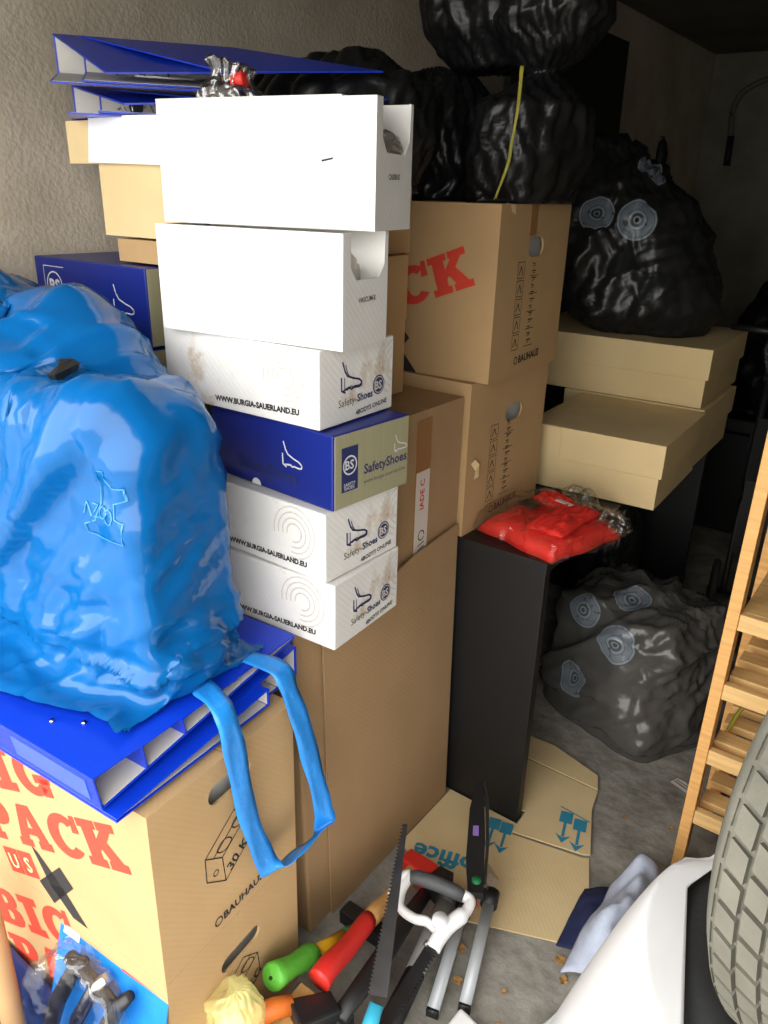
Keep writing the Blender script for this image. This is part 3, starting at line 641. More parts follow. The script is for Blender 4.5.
ft = 8.0
rr = nest('front blue binder of the lower pile with a label pocket on its spine', .0, .020, ft, False, spine_h=.064, gap=.019, pocket=True, W=.30)
nest('blue binder nested right behind the front one of the lower pile', .085, .0345, ft, False, spine_h=.049, gap=.0125, hole=False, dx=.002)
nest('rearmost blue binder nested in the front one, end wide open', .165, .0475, ft, False, spine_h=.036, gap=.006, hole=False, dx=.004)
for (x, y) in ((-.16, .05), (-.115, .075), (-.2, .115)):
    tube('rivet', [(x, y, .064 - y * .135), (x, y, .0665 - y * .135)], .0042, M_chrome, rr, 10); tube('rivet', [(x, y, .066 - y * .135), (x, y, .0672 - y * .135)], .0022, M_blackgrip, rr, 8)

# upper binders by the wall, opening towards the viewer
def wall_binder(label, SL, z, ang, sag, flop, h=.075, tilt=9):
    r = root('lever_arch_binder', label, 'binder', (SL[0], SL[1], z), ang, 'blue binders', rot=(R(tilt), 0, R(ang))); L = .32; W = .285
    box('spine', 0, L, -.003, 0, 0, h, M_binder, r); box('spine_lining', .004, L - .004, -.0042, -.003, .004, h - .004, M_binderin, r)
    box('bottom_cover', 0, L, -W, -.003, 0, .003, M_binder, r); box('lining', .004, L - .004, -W + .004, -.006, .003, .0036, M_binderin, r)
    c = [(0, -.003, h - .003), (L, -.003, h - .003), (L + flop, -W, sag + .02), (flop, -W, sag)]
    hexa('top_cover', [c[3], c[2], c[1], c[0]] + [(x, y, q + .003) for x, y, q in (c[3], c[2], c[1], c[0])], M_binder, r)
    plate('hole_shade_disc', arc(.075, h * .55, .0155, 0, 345, 20, .019), [], .0008, (0, -.0043, 0), (1, 0, 0), (0, 0, 1), M_blackgrip, r, .001)  # no real opening: shade inside the finger hole painted as a black oval with its ring
    b = box('lever_mechanism', .1, .23, -.07, -.035, .0036, .007, M_chrome, r)
    for x in (.12, .17): tube('ring_arch', [(x, -.045, .006), (x, -.045, .035), (x, -.05, .046), (x, -.062, .048), (x, -.07, .04), (x, -.07, .006)], .0018, M_chrome, b, 6)
    tube('lever_arm', [(.09, -.05, .03), (.1, -.055, .036), (.11, -.06, .02), (.125, -.06, .01)], .002, M_chrome, b, 6)
    return r
ZB = 1.505 + .2135
wall_binder('lower rear binder by the wall, its pale spine lining showing', (-1.655, 1.10), ZB + .002, 54, .02, .1, tilt=0)
wall_binder('lower open binder by the wall, half hidden by the white box', (-1.612, 1.135), ZB + .006, 54, .03, .24, .068, 0)
wall_binder('upper rear binder by the wall, topmost pale spine lining', (-1.685, 1.09), ZB + .098, 54, .02, .1)
wall_binder('upper open binder by the wall showing its finger hole painted as a black disc', (-1.645, 1.13), ZB + .102, 54, .03, .26, .07)

# ------------------------------------------------------------ blue bag draped over its contents
sp = .0112; nu, nv = 128, 80
U, Vv = np.meshgrid(-1.735 + np.arange(nu) * sp, .918 - np.arange(nv)[::-1] * sp)
P = np.stack([U, Vv, 1.56 - .10 * (U + 1.735)], -1).reshape(-1, 3)
P[:, 2] += .02 * np.array([noise.noise(Vector(p) * 6) for p in P])
def rbox(Q, c, hs, r, ang):
    c = np.array(c); hs = np.array(hs) - r; ca, sa = math.cos(R(ang)), math.sin(R(ang)); M = np.array([[ca, sa, 0], [-sa, ca, 0], [0, 0, 1]])
    q = (Q - c) @ M.T; a = np.abs(q) - hs; d = np.linalg.norm(np.maximum(a, 0), axis=1) + np.minimum(a.max(1), 0) - r
    ins = d < 0
    if ins.any():
        qi = q[ins]; ai = a[ins]; out = np.maximum(ai, 0); ln = np.linalg.norm(out, axis=1)
        n = np.where(ln[:, None] > 1e-9, out / (ln[:, None] + 1e-12), np.eye(3)[ai.argmax(1)]) * np.sign(qi)
        q[ins] = qi - n * d[ins][:, None]; Q[ins] = (q[ins] @ M) + c
    return Q
def rell(Q, c, r):
    c = np.array(c); r = np.array(r); q = (Q - c) / r; L = np.linalg.norm(q, axis=1); s = L < 1
    Q[s] = c + q[s] / (L[s][:, None] + 1e-9) * r; return Q
BT = BZ + .092
PH2 = False
def bagcol(Q):
    Q = rbox(Q, (-1.078, .70, 1.05), (.175, .10, .245), .015, 5)
    Q = rbox(Q, (-1.37, .75, 1.08), (.17, .16, .26), .05, 2)
    Q = rell(Q, (-1.54, .76, 1.14), (.26, .26, .30)); Q = rell(Q, (-1.28, .79, 1.2), (.2, .12, .205))
    Q[:, 2] = np.maximum(Q[:, 2], BT); Q[:, 0] = np.maximum(Q[:, 0], -1.742)
    Q[:, 1] = np.minimum(Q[:, 1], .925)
    if PH2: Q[:, 0] = np.minimum(Q[:, 0], -.878)
    return Q
E, S = grid_edges(nu, nv, far=4); rest = np.linalg.norm(P[E[:, 0]] - P[E[:, 1]], axis=1)
P = relax(P, E, rest, 320, .0007, bagcol, stiff=S, damp=.95, fric=.75)
FB = grid_faces(nu, nv)
# trim the hem where it would lie out flat beyond the foot of the bag
foot = np.array([(-1.745, .53), (-1.13, .515), (-.96, .56), (-.885, .59), (-.885, .80), (-.95, .93), (-1.745, .93)])
def outside(p):
    ins = False; n = len(foot)
    for a in range(n):
        (x1, y1), (x2, y2) = foot[a], foot[(a + 1) % n]
        if (y1 > p[1]) != (y2 > p[1]) and p[0] < (x2 - x1) * (p[1] - y1) / (y2 - y1) + x1: ins = not ins
    return not ins
gone = np.array([p[2] < BT + .03 and outside((p[0] - .012 * noise.noise(Vector(p) * 14), p[1] + .02 * noise.noise(Vector(p) * 9))) for p in P])
gone |= (P[:, 0] > -1.2) & (P[:, 1] > .835) & (P[:, 2] < 1.25)
FB = FB[~gone[FB].any(1)]; used = np.unique(FB); remap = -np.ones(len(P), int); remap[used] = np.arange(len(used)); FB = remap[FB]
okE = (remap[E[:, 0]] >= 0) & (remap[E[:, 1]] >= 0); E = remap[E[okE]]; S = S[okE]; P = P[used]
PH2 = True
L0 = np.linalg.norm(P[E[:, 0]] - P[E[:, 1]], axis=1); dz = np.abs(P[E[:, 0], 2] - P[E[:, 1], 2]) / (L0 + 1e-9)
low = np.clip((1.02 - (P[E[:, 0], 2] + P[E[:, 1], 2]) / 2) / .2, 0, 1); left = np.clip((-1.08 - P[E[:, 0], 0]) / .2, 0, 1)
fz = np.array([noise.noise(Vector(P[i]) * 4) for i in E[:, 0]])
rest2 = np.where(L0 < .035, np.minimum(L0, .03), L0) * (1.03 + .10 * dz * low + .07 * left + .07 * fz)
P = relax(P + RNG.normal(0, .0015, P.shape), E, rest2, 110, .0004, bagcol, stiff=S, damp=.8, fric=.2)
cnt = {}
for f in FB:
    for a, b in zip(f, np.roll(f, -1)): k_ = (min(a, b), max(a, b)); cnt[k_] = cnt.get(k_, 0) + 1
be = np.array([k_ for k_, c_ in cnt.items() if c_ == 1]); ae = np.array(list(cnt.keys()))
def lap(P, ed, w, idx=None):
    A = np.zeros_like(P); C = np.zeros(len(P)); np.add.at(A, ed[:, 0], P[ed[:, 1]]); np.add.at(A, ed[:, 1], P[ed[:, 0]]); np.add.at(C, ed.ravel(), 1)
    m_ = C > 0; P = P.copy(); P[m_] += w * (A[m_] / C[m_][:, None] - P[m_]); return P
onb = np.zeros(len(P), bool); onb[be.ravel()] = True
for _ in range(3): Q_ = lap(P, ae, .5); Q_[onb] = P[onb]; P = Q_
for _ in range(8): P = lap(P, be, .5)
P = bagcol(P)
bluebag = mobj('blue_plastic_bag', P, FB, M_bag, None, True)
_b = bmesh.new(); _b.from_mesh(bluebag.data); bmesh.ops.subdivide_edges(_b, edges=_b.edges[:], cuts=1, use_grid_fill=True, smooth=.6); _b.normal_update()
def ridge(v): return (1 - min(1, abs(noise.noise(v)) * 2.6)) ** 2
def sst(a, b, x): t_ = max(0, min(1, (x - a) / (b - a))); return t_ * t_ * (3 - 2 * t_)
_mv = []
for v_ in _b.verts:
    x, y, z = v_.co; w_ = noise.noise(Vector((x * 4, y * 4, z * 4))) * .05
    low_ = sst(1.0, .87, z); q = (z - 1.30) - (x + .92) * 1.0 + w_ * .6; lf_ = sst(-.02, .05, q)
    d = .026 * low_ * ridge(Vector((x * 4.0, y * 4, z * 22 + w_ * 30))) * sst(BT + .005, BT + .06, z)
    a_, b__ = (x * .7 + z * .7), (-x * .7 + z * .7)
    d += lf_ * (.034 * ridge(Vector((a_ * 3.0, b__ * 8 + w_ * 20, y * 2.0))) + .013 * ridge(Vector((a_ * 8 + 3, b__ * 17, y * 6))))
    a2, b2 = (y * .9 + z * .45), (-y * .45 + z * .9)
    d += (1 - lf_) * (.008 * ridge(Vector((a2 * 5 + x * 3, b2 * 24, x * 4))) + .007 * ridge(Vector((a_ * 4 + 8, b__ * 20 + 3, y * 4))))
    d += .03 * sst(-.005, .015, q) * sst(.78, .70, y) * sst(1.40, 1.30, z)
    _mv.append((v_, v_.normal.copy(), d))
_sg = 1 if sum(n_.z for _, n_, _ in _mv) > 0 else -1
for v_, n_, d in _mv:
    v_.co += n_ * d * _sg; v_.co.x = max(v_.co.x, -1.738); v_.co.y = min(v_.co.y, .93); v_.co.z = max(v_.co.z, BT)
_b.to_mesh(bluebag.data); _b.free(); bluebag.data.polygons.foreach_set('use_smooth', [True] * len(bluebag.data.polygons)); bluebag.data.update()
P = np.array([tuple(v_.co) for v_ in bluebag.data.vertices]); FB = [tuple(p.vertices) for p in bluebag.data.polygons]
tag(bluebag, 'big shiny blue plastic bag draped over boxes on the lower binders', 'plastic bag')
BV = BVHTree.FromPolygons([Vector(p) for p in P], [tuple(int(i) for i in f) for f in FB])
def on_bag(p, d, lift=.0015):
    h = BV.ray_cast(Vector(p), Vector(d)); 
    return None if h[0] is None else h[0] - Vector(d).normalized() * lift
def bag_print(name, strokes, m):
    V = []; F = []
    for o_, _ in strokes:
        q = [on_bag((x, .0, z), (0, 1, 0)) for x, z in o_]
        if any(a is None for a in q): continue
        k = len(V); V += q; F.append((k, k + 1, k + 2, k + 3))
    if F: mobj(name, V, F, m, bluebag)
M_bagprint = mat('pale_bag_print', (52, 132, 186), .35, .03)
def fine(pts, n=4):
    out = []
    for a, b in zip(pts[:-1], pts[1:]):
        for i in range(n): out.append((a[0] + (b[0] - a[0]) * i / n, a[1] + (b[1] - a[1]) * i / n))
    return out + [pts[-1]]
fig = [(0, 0), (.075, .0), (.075, .03), (.062, .034), (.06, .055), (.078, .062), (.076, .078), (.058, .076), (.05, .098), (.035, .098), (.034, .05), (.022, .024), (0, .014), (0, 0)]
bag_print('printed_figure', stroke(fine([(-.995 + x * 1.1, 1.11 + z * 1.1) for x, z in fig]), .0022) + stroke(fine([(-.995 + .055 + .009 * math.cos(a), 1.148 + .012 * math.sin(a)) for a in np.linspace(0, 6.2, 9)]), .002), M_bagprint)
LX, LZ = -.998, 1.142
for st_ in ([(0, 0), (.010, .020), (.019, 0)], [(.022, .020), (.034, .020), (.022, .001), (.036, .001)], [(.046 + .007 * math.cos(a), .011 + .01 * math.sin(a)) for a in np.linspace(0, 6.2, 8)]):
    bag_print('printed_letter', stroke(fine([(LX + x, LZ + z) for x, z in st_]), .002), M_bagprint)
# black patch painting the shaded inside of a torn hole in the bag
pp = on_bag((-1.10, .662, 1.8), (0, 0, -1), .014)
if pp is not None:
    hp = [(-.034, .016, .006), (-.02, .030, .006), (.0, .018, .010), (.018, .016, .006), (.026, -.004, .004), (.024, -.032, -.004), (.010, -.036, -.006), (.008, -.012, .008), (-.008, .0, .010), (-.024, .002, .006)]
    ho = mobj('hole_shade_patch', [(x, y, z) for x, y, z in hp] + [(x * .8, y * .8, z - .012) for x, y, z in hp], [tuple(range(10))] + [(i, (i + 1) % 10, 10 + (i + 1) % 10, 10 + i) for i in range(10)], M_blackboard); ho.location = pp
    tag(ho, 'small black patch painting the shade in a torn hole of the blue bag', 'patch')
# hanging loop of blue film
lp = ribbon('blue_strap', [((-.868, .69, .835), (-.2, 1, 0)), ((-.79, .668, .838), (0, 1, 0)), ((-.774, .672, .76), (0, 1, .05)), ((-.772, .695, .60), (0, 1, 0)), ((-.77, .728, .478), (0, 1, .3)), ((-.762, .742, .452), (.6, .6, .5)), ((-.758, .79, .452), (.75, -.2, .5)), ((-.757, .85, .456), (.6, -.1, .7)), ((-.758, .875, .462), (.5, .7, .3)), ((-.764, .87, .53), (.1, 1, .2)), ((-.772, .846, .66), (0, 1, .1)), ((-.782, .818, .78), (0, 1, 0)), ((-.80, .81, .832), (-.1, 1, 0)), ((-.87, .80, .838), (-.2, 1, 0))], .042, M_strap)
tag(lp, 'bright blue plastic strap hanging in a loop over the moving box', 'strap')

# ------------------------------------------------------------ bin bags
crumpled_bag('bin_bag', 'black bag lying behind the topmost white box', (-1.27, 1.53, 1.62), [(0, .05, .05), (.005, .20, .11), (.08, .28, .14), (.2, .28, .13), (.26, .18, .08), (.275, .03, .03)], M_black, 1, base=1.617, nu=90, nv=50, rz=-6, lean=(-.08, .02), group='black bin bags', walls=[(0, 1, -1.74)])
crumpled_bag('bin_bag', 'black bag on the left of the upper moving box, below the big one', (-1.215, 1.83, 1.588), [(0, .05, .05), (.005, .13, .12), (.10, .155, .15), (.22, .15, .14), (.28, .10, .1), (.30, .03, .03)], M_black, 2, base=1.586, nu=90, nv=56, group='black bin bags')
crumpled_bag('bin_bag', 'upright black bag tied with the yellow ribbon', (-.93, 1.80, 1.588), [(0, .05, .05), (.005, .10, .16), (.10, .125, .185), (.2, .115, .16), (.25, .05, .06), (.27, .035, .04), (.31, .075, .085), (.38, .115, .12), (.44, .10, .11), (.46, .03, .03)], M_black, 3, base=1.586, nu=90, nv=76, lean=(.07, -.03), group='black bin bags', topslack=.2)
crumpled_bag('bin_bag', 'big black bag at the top, heaped over the other bags', (-1.10, 1.93, 1.892), [(0, .05, .05), (.01, .10, .10), (.08, .17, .15), (.22, .185, .17), (.36, .16, .15), (.45, .05, .05)], M_black, 4, nu=100, nv=60, slack=1.14, group='black bin bags')
yr = ribbon('yellow_ribbon', [((-.846, 1.60, 1.845), (1, .2, 0)), ((-.84, 1.585, 1.78), (1, 0, 0)), ((-.842, 1.575, 1.70), (1, -.3, 0)), ((-.85, 1.572, 1.65), (.9, .2, .2)), ((-.872, 1.574, 1.594), (.8, 0, .5))], .0075, M_ribbon)
tag(yr, 'thin yellow ribbon hanging down from a black bag', 'ribbon')
bagc = (-.90, 2.78, 1.187)
bb_o = crumpled_bag('bin_bag', 'big black bag with round pale prints on the shallow cartons', bagc, [(0, .05, .05), (.006, .2, .2), (.08, .27, .27), (.2, .285, .28), (.34, .275, .27), (.44, .235, .23), (.53, .19, .18), (.59, .14, .13), (.62, .03, .03)], M_black, 5, nu=130, nv=84, base=1.185, lean=(-.24, .06), group='black bin bags', slack=1.07, rz=20, folds=.022)
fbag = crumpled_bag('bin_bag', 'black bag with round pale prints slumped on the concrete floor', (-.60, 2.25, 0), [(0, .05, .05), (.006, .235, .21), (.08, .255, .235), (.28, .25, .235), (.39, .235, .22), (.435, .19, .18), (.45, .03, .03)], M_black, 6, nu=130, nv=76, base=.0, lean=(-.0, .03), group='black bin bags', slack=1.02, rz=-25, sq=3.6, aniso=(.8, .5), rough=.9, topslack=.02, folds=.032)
def print_spots(o, targets, radii):
    tree = BVHTree.FromPolygons([v_.co.copy() for v_ in o.data.vertices], [tuple(p.vertices) for p in o.data.polygons]); out = []
    for t_, r_ in zip(targets, radii):
        a_ = Vector((0, 0, 1.6)) - Vector(o.location); h_ = tree.ray_cast(a_, Vector(t_) - Vector(o.location) - a_)
        if h_[0] is not None: out.append((tuple(h_[0]), r_))
    return out
bb_o.data.materials[0] = bagmat('printed_bin_bag_film', (30, 30, 31), print_spots(bb_o, [(-1.056, 2.6, 1.553), (-0.919, 2.6, 1.54), (-0.886, 2.6, 1.692)], (.056, .062, .056)))
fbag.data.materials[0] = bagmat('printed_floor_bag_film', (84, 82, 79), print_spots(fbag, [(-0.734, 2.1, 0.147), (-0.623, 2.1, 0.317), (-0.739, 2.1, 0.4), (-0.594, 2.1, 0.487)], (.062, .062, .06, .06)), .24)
crumpled_bag('bin_bag', 'dim black bag under the desk behind the floor bag', (-.86, 2.62, 0), [(0, .05, .05), (.006, .10, .12), (.2, .115, .13), (.45, .11, .12), (.62, .07, .08), (.66, .02, .02)], M_black, 8, nu=60, nv=50, base=.0, group='black bin bags')
crumpled_bag('bin_bag', 'dim black bag against the back, far right', (-.66, 4.25, .62), [(0, .05, .05), (.006, .2, .2), (.2, .25, .25), (.45, .24, .22), (.64, .15, .15), (.70, .04, .04)], M_black, 9, nu=60, nv=44, base=.62, group='black bin bags')

# ------------------------------------------------------------ dark clutter at the far right: a black chest and a folded pushchair frame
ch = root('black_chest', 'dim black chest in the far corner under a black bag', 'chest', (-.72, 4.3, 0))
box('chest_body', -.25, .35, -.3, .3, .02, .54, M_blackboard, ch, .01); box('chest_lid', -.26, .36, -.31, .31, .545, .618, M_cabinet, ch, .012)
box('latch', .02, .08, -.318, -.31, .46, .56, M_darksteel, ch, .002)
for x in (-.22, .32):
    for y in (-.26, .26): box('foot', x - .02, x + .02, y - .02, y + .02, 0, .02, M_blackgrip, ch)
pc = root('folded_trolley', 'dim black folded trolley standing behind the wooden shelf', 'trolley', (-.42, 3.1, 0), 12)
def wheel(parent, x, y, z, r_):
    V = []; F = []; n = 28; k = 8
    for i in range(n):
        a = 2 * math.pi * i / n
        for j in range(k): b = 2 * math.pi * j / k; rr_ = r_ - .014 + .014 * math.cos(b); V.append((x + .014 * math.sin(b), y + rr_ * math.cos(a), z + rr_ * math.sin(a)))
    for i in range(n):
        for j in range(k): F.append((i * k + j, i * k + (j + 1) % k, ((i + 1) % n) * k + (j + 1) % k, ((i + 1) % n) * k + j))
    w = mobj('wheel', V, F, M_rubber, parent, True)
    for i in range(6): a = math.pi * i / 3; tube('spoke', [(x, y, z), (x, y + (r_ - .02) * math.cos(a), z + (r_ - .02) * math.sin(a))], .004, M_darksteel, w, 6)
    tube('hub', [(x - .02, y, z), (x + .02, y, z)], .018, M_blackgrip, w, 10)
for x in (-.14, .14): wheel(pc, x, 0, .13, .13)
tube('axle', [(-.16, 0, .13), (.16, 0, .13)], .008, M_darksteel, pc)
for x in (-.1, .1): tube('frame_tube', smooth_path([(x, 0, .13), (x, .06, .5), (x, .02, .9), (x, -.06, 1.02)]), .012, M_blackgrip, pc)
tube('handle_bar', [(-.12, -.06, 1.02), (.12, -.06, 1.02)], .015, M_blackgrip, pc)
mobj('seat_cloth', [(-.1, .02, .3), (.1, .02, .3), (.1, .04, .6), (-.1, .04, .6), (-.1, .0, .86), (.1, .0, .86)], [(0, 1, 2, 3), (3, 2, 5, 4)], M_blackboard, pc)
hb = root('black_bar', 'short black bar lying across the rear shallow carton edge', 'bar', (-.60, 2.93, 1.186), -18)
tube('rod', [(-.05, 0, .011), (.12, .02, .012)], .011, M_blackgrip, hb); tube('end_cap', [(.115, .0195, .012), (.13, .021, .012)], .0135, M_blackgrip, hb)

# things on the far walls
hs = root('wall_hose', 'grey hose bent over a hook on the back wall', 'hose', (-1.40, 5.975, 1.8))
tube('hose', smooth_path([(-.155, 0, .20), (-.165, 0, .26), (-.172, 0, .36), (-.14, 0, .455), (-.05, 0, .515), (.06, 0, .545), (.2, 0, .53), (.3, 0, .45), (.34, 0, .3)]), .018, M_hose, hs, 10)
tube('hose_end', [(-.15, 0, .03), (-.153, 0, .1), (-.156, 0, .21)], .022, M_blackgrip, hs, 10)
tube('hook', [(.06, .025, .535), (.06, -.01, .525), (.06, -.03, .53)], .006, M_darksteel, hs, 6)
wh = root('hanging_handle', 'small black pointed handle hanging on the left wall', 'handle', (-1.73, 5.15, 1.80))
tube('grip', [(0, 0, -.1), (0, 0, -.03), (0, 0, .06), (0, 0, .12), (0, 0, .15)], [.012, .034, .04, .026, .006], M_blackgrip, wh, 10)
tube('nail', [(-.02, 0, .155), (.01, 0, .155)], .004, M_darksteel, wh, 6)

# ------------------------------------------------------------ red packet and clear packets
rp_ = root('red_cloth_packet', 'folded red cloth sealed in clear film on the black desk', 'packet', (-.722, 1.718, .802), -16)
def pillow(name, hx, hy, h, m, parent, seed, slack=1.05, nu=40, nv=30, zoff=0, amp=.008):
    V = []; F = []
    for k, s in ((0, 1), (1, -1)):
        for j in range(nv):
            for i in range(nu):
                x = (i / (nu - 1) * 2 - 1); y = (j / (nv - 1) * 2 - 1); f = max(0, (1 - abs(x) ** 5) * (1 - abs(y) ** 5)) ** .5
                n_ = noise.noise(Vector((x * 3 + seed, y * 3, 1))) + .6 * noise.noise(Vector((x * 8 + seed, y * 6, 3)))
                z = h * f * (1 if s > 0 else 0) + (amp * n_ * f if s > 0 else 0)
                V.append((x * hx * (1 + .03 * math.sin(y * 5 + seed)), y * hy * (1 + .03 * math.sin(x * 6)), zoff + z))
        for j in range(nv - 1):
            for i in range(nu - 1):
                a = k * nu * nv + j * nu + i; q = (a, a + 1, a + nu + 1, a + nu); F.append(q if s > 0 else q[::-1])
    bm = bmesh.new(); vs = [bm.verts.new(v_) for v_ in V]
    for f in F: bm.faces.new([vs[i] for i in f])
    bmesh.ops.remove_doubles(bm, verts=bm.verts, dist=1e-5); return bobj(name, bm, m, parent, True)
pillow('folded_cloth', .125, .135, .052, M_red, rp_, 2.0, amp=.006)
o_ = pillow('sleeve_fold', .05, .11, .016, M_red, rp_, 5.0, zoff=.053, amp=.008); o_.location = (.045, .0, 0); o_.rotation_euler = (0, 0, R(12))
o_ = pillow('collar_fold', .05, .035, .02, M_red, rp_, 8.0, zoff=.051, amp=.008); o_.location = (-.055, .075, 0); o_.rotation_euler = (0, 0, R(-10))
box('paper_tag', -.03, .02, .045, .06, .071, .0725, M_clabel, rp_); box('dark_label', -.095, -.04, -.03, .01, .0600, .0610, M_blackgrip, rp_)
crumpled_bag('film_wrap', None, (0, 0, .0), [(0.001, .02, .02), (.002, .13, .15), (.03, .14, .16), (.066, .132, .155), (.078, .05, .05), (.079, .01, .01)], M_clear, 21, sq=6, nu=80, nv=40, slack=1.06, iters=30, obj_parent=rp_)
for q, (x, y, s) in enumerate(((-.06, .165, .05), (.10, .13, .045), (-.02, .18, .04))):
    o_ = crumpled_bag('film_gather', None, (x, y, .02), [(0, .01, .01), (.01, s, s * .6), (s * .9, s * .8, s * .5), (s * 1.4, s * .3, s * .3), (s * 1.45, .005, .005)], M_clear, 30 + q, nu=40, nv=24, slack=1.25, iters=30, obj_parent=rp_)
cp = root('clear_packet', 'small crumpled clear bag with red and grey bits on the white box', 'packet', (-1.10, 1.04, ZW + .182 + .196), 10)
crumpled_bag('film', None, (0, 0, .0), [(0, .01, .01), (.002, .055, .042), (.02, .052, .04), (.035, .03, .03), (.05, .026, .026), (.065, .034, .03), (.068, .005, .005)], M_clearg, 41, nu=60, nv=40, slack=1.3, iters=40, obj_parent=cp)
pillow('red_bit', .014, .011, .02, M_redgrip, cp, 1.0, nu=10, nv=10, zoff=.02).location = (.03, -.02, .0)
pillow('grey_bit', .03, .022, .02, M_greytube, cp, 3.0, nu=10, nv=10, zoff=.002).location = (-.012, -.01, 0)

# ------------------------------------------------------------ flattened cardboard, floor litter
fc = root('flattened_carton', 'flattened cardboard sheet with blue arrows lying on the concrete floor', 'cardboard', (0, 0, 0))
plate('sheet_panel', [(-.86, 1.30), (-.60, 1.20), (-.335, 1.31), (-.44, 1.56), (-.455, 1.55), (-.64, 1.508), (-.64, 1.55), (-.86, 1.55)], [], .004, (0, 0, .006), TP[0], TP[1], M_flat, fc)
plate('sheet_panel', [(-.64, 1.512), (-.455, 1.556), (-.44, 1.566), (-.50, 1.72), (-.515, 1.80), (-.64, 1.80), (-.78, 1.80), (-.80, 1.60), (-.645, 1.60)], [], .004, (0, 0, .008), (1, 0, .003), (0, 1, .004), M_flat, fc)
plate('sheet_panel', [(-.78, 1.804), (-.517, 1.804), (-.54, 1.86), (-.70, 1.905), (-.78, 1.90)], [], .004, (0, 0, .009), TP[0], (0, 1, .004), M_flat, fc)
def arrow(ox, oy, ang, s): return xf([([(-.018, .0), (.018, 0), (.018, .045), (-.018, .045)], []), ([(-.004, .045), (.004, .045), (.004, .10), (-.004, .10)], []), ([(-.022, .092), (.0, .125), (.022, .092), (.0, .104)], [])], ox, oy, s, ang)
prints('printed_arrows', arrow(-.550, 1.668, 196, .95) + arrow(-.508, 1.664, 196, .95) + xf([([(-.05, 0), (.05, 0), (.05, .004), (-.05, .004)], [])], -.53, 1.672, .9, -4), (0, 0, .0138), TP, M_cyanprint, fc)
prints('printed_arrows', arrow(-.665, 1.535, 196, .9) + arrow(-.70, 1.53, 196, .9), (0, 0, .0070), TP, M_cyanprint, fc)
prints('printed_words', xf(text_tris('office', .03), -.67, 1.372, .075, 197), (0, 0, .0066), TP, M_cyanprint, fc)
for i, (x, y, z, sc, a, lab) in enumerate([(-.375, 1.245, 0, .02, 20, 'pale crumbled leaf right in front of the flattened cardboard'), (-.35, 1.205, 0, .016, 80, 'dark curled leaf between the cardboard and the white sheet'), (-.41, 1.03, 0, .014, 10, 'small leaf crumb in front of the right aluminium bar'), (-.385, .985, 0, .018, 140, 'curled leaf beside the white lid'), (-.44, 1.10, 0, .010, 60, 'tiny leaf crumb right of the aluminium bars'), (-.575, 1.13, 0, .02, 200, 'brown leaf between the grey tube and the left bar'), (-.535, 1.06, 0, .016, 30, 'bent leaf between the two aluminium bars'), (-.42, 1.76, 0, .014, 60, 'lone leaf on the bare concrete beside the cardboard'), (-.30, 1.80, 0, .012, 10, 'leaf crumb near the foot of the wooden shelf')]):
    rl = random.Random(i); n = 9; V = [(0, 0, .004)] + [(sc * (1 if k % 2 else .6) * (.7 + .6 * rl.random()) * math.cos(2 * math.pi * k / n), sc * .55 * (.7 + .6 * rl.random()) * math.sin(2 * math.pi * k / n), .002 + .008 * rl.random()) for k in range(n)]
    lf = mobj('dry_leaf', V, [(0, 1 + k, 1 + (k + 1) % n) for k in range(n)], M_leaf); lf.location = (x, y, z); lf.rotation_euler = (0, 0, R(a)); lf.modifiers.new('s', 'SOLIDIFY').thickness = .001
    tag(lf, lab, 'leaf', 'dry leaf crumbs on the floor')
ps = root('paper_scrap', 'small pale paper scrap on the floor by the wooden shelf', 'paper', (-.33, 1.99, .001), -20)
mobj('sheet', [(-.03, -.015, 0), (.03, -.018, .004), (.034, .014, .002), (.0, .018, .006), (-.028, .016, .001)], [(0, 1, 2, 3, 4)], M_clabel, ps)
prints('printed_lines', stroke([(-.02, -.006), (.02, -.007)], .004) + stroke([(-.02, .004), (.015, .004)], .003), (0, 0, .0055), TP, M_greyprint, ps)

# ------------------------------------------------------------ wooden shelf
sh = root('wooden_shelf', 'light pine slatted shelf standing at the right edge', 'shelf', (-.258, 1.64, 0))
SW, SD = .62, .34
for x in (0, SW - .026):
    for y in (0, SD - .045): box('post', x, x + .026, y, y + .045, 0, 1.42, M_wood, sh, .002)
for zt in (.226, .409, .593, .774):
    box('front_rail', .026, SW - .026, .004, .024, zt - .04, zt, M_woodx, sh, .002)
    box('rear_rail', .026, SW - .026, SD - .024, SD - .004, zt - .04, zt, M_woodx, sh, .002)
    if zt > .7: box('shelf_plank', .026, SW - .026, .024, SD - .024, zt - .018, zt, M_woodx, sh, .002)
    else:
        for k in range(3): box('slat', .026, SW - .026, .055 + k * .085, .105 + k * .085, zt - .024, zt - .002, M_woodx, sh, .002)
        for x in (.03, SW - .056): box('bearer', x, x + .026, .024, SD - .024, zt - .042, zt - .025, M_wood, sh)
tube('green_cord', smooth_path([(.043, .11, .41), (.058, .12, .47), (.078, .13, .50), (.108, .135, .505)]), .005, M_ribbon, sh, 8)

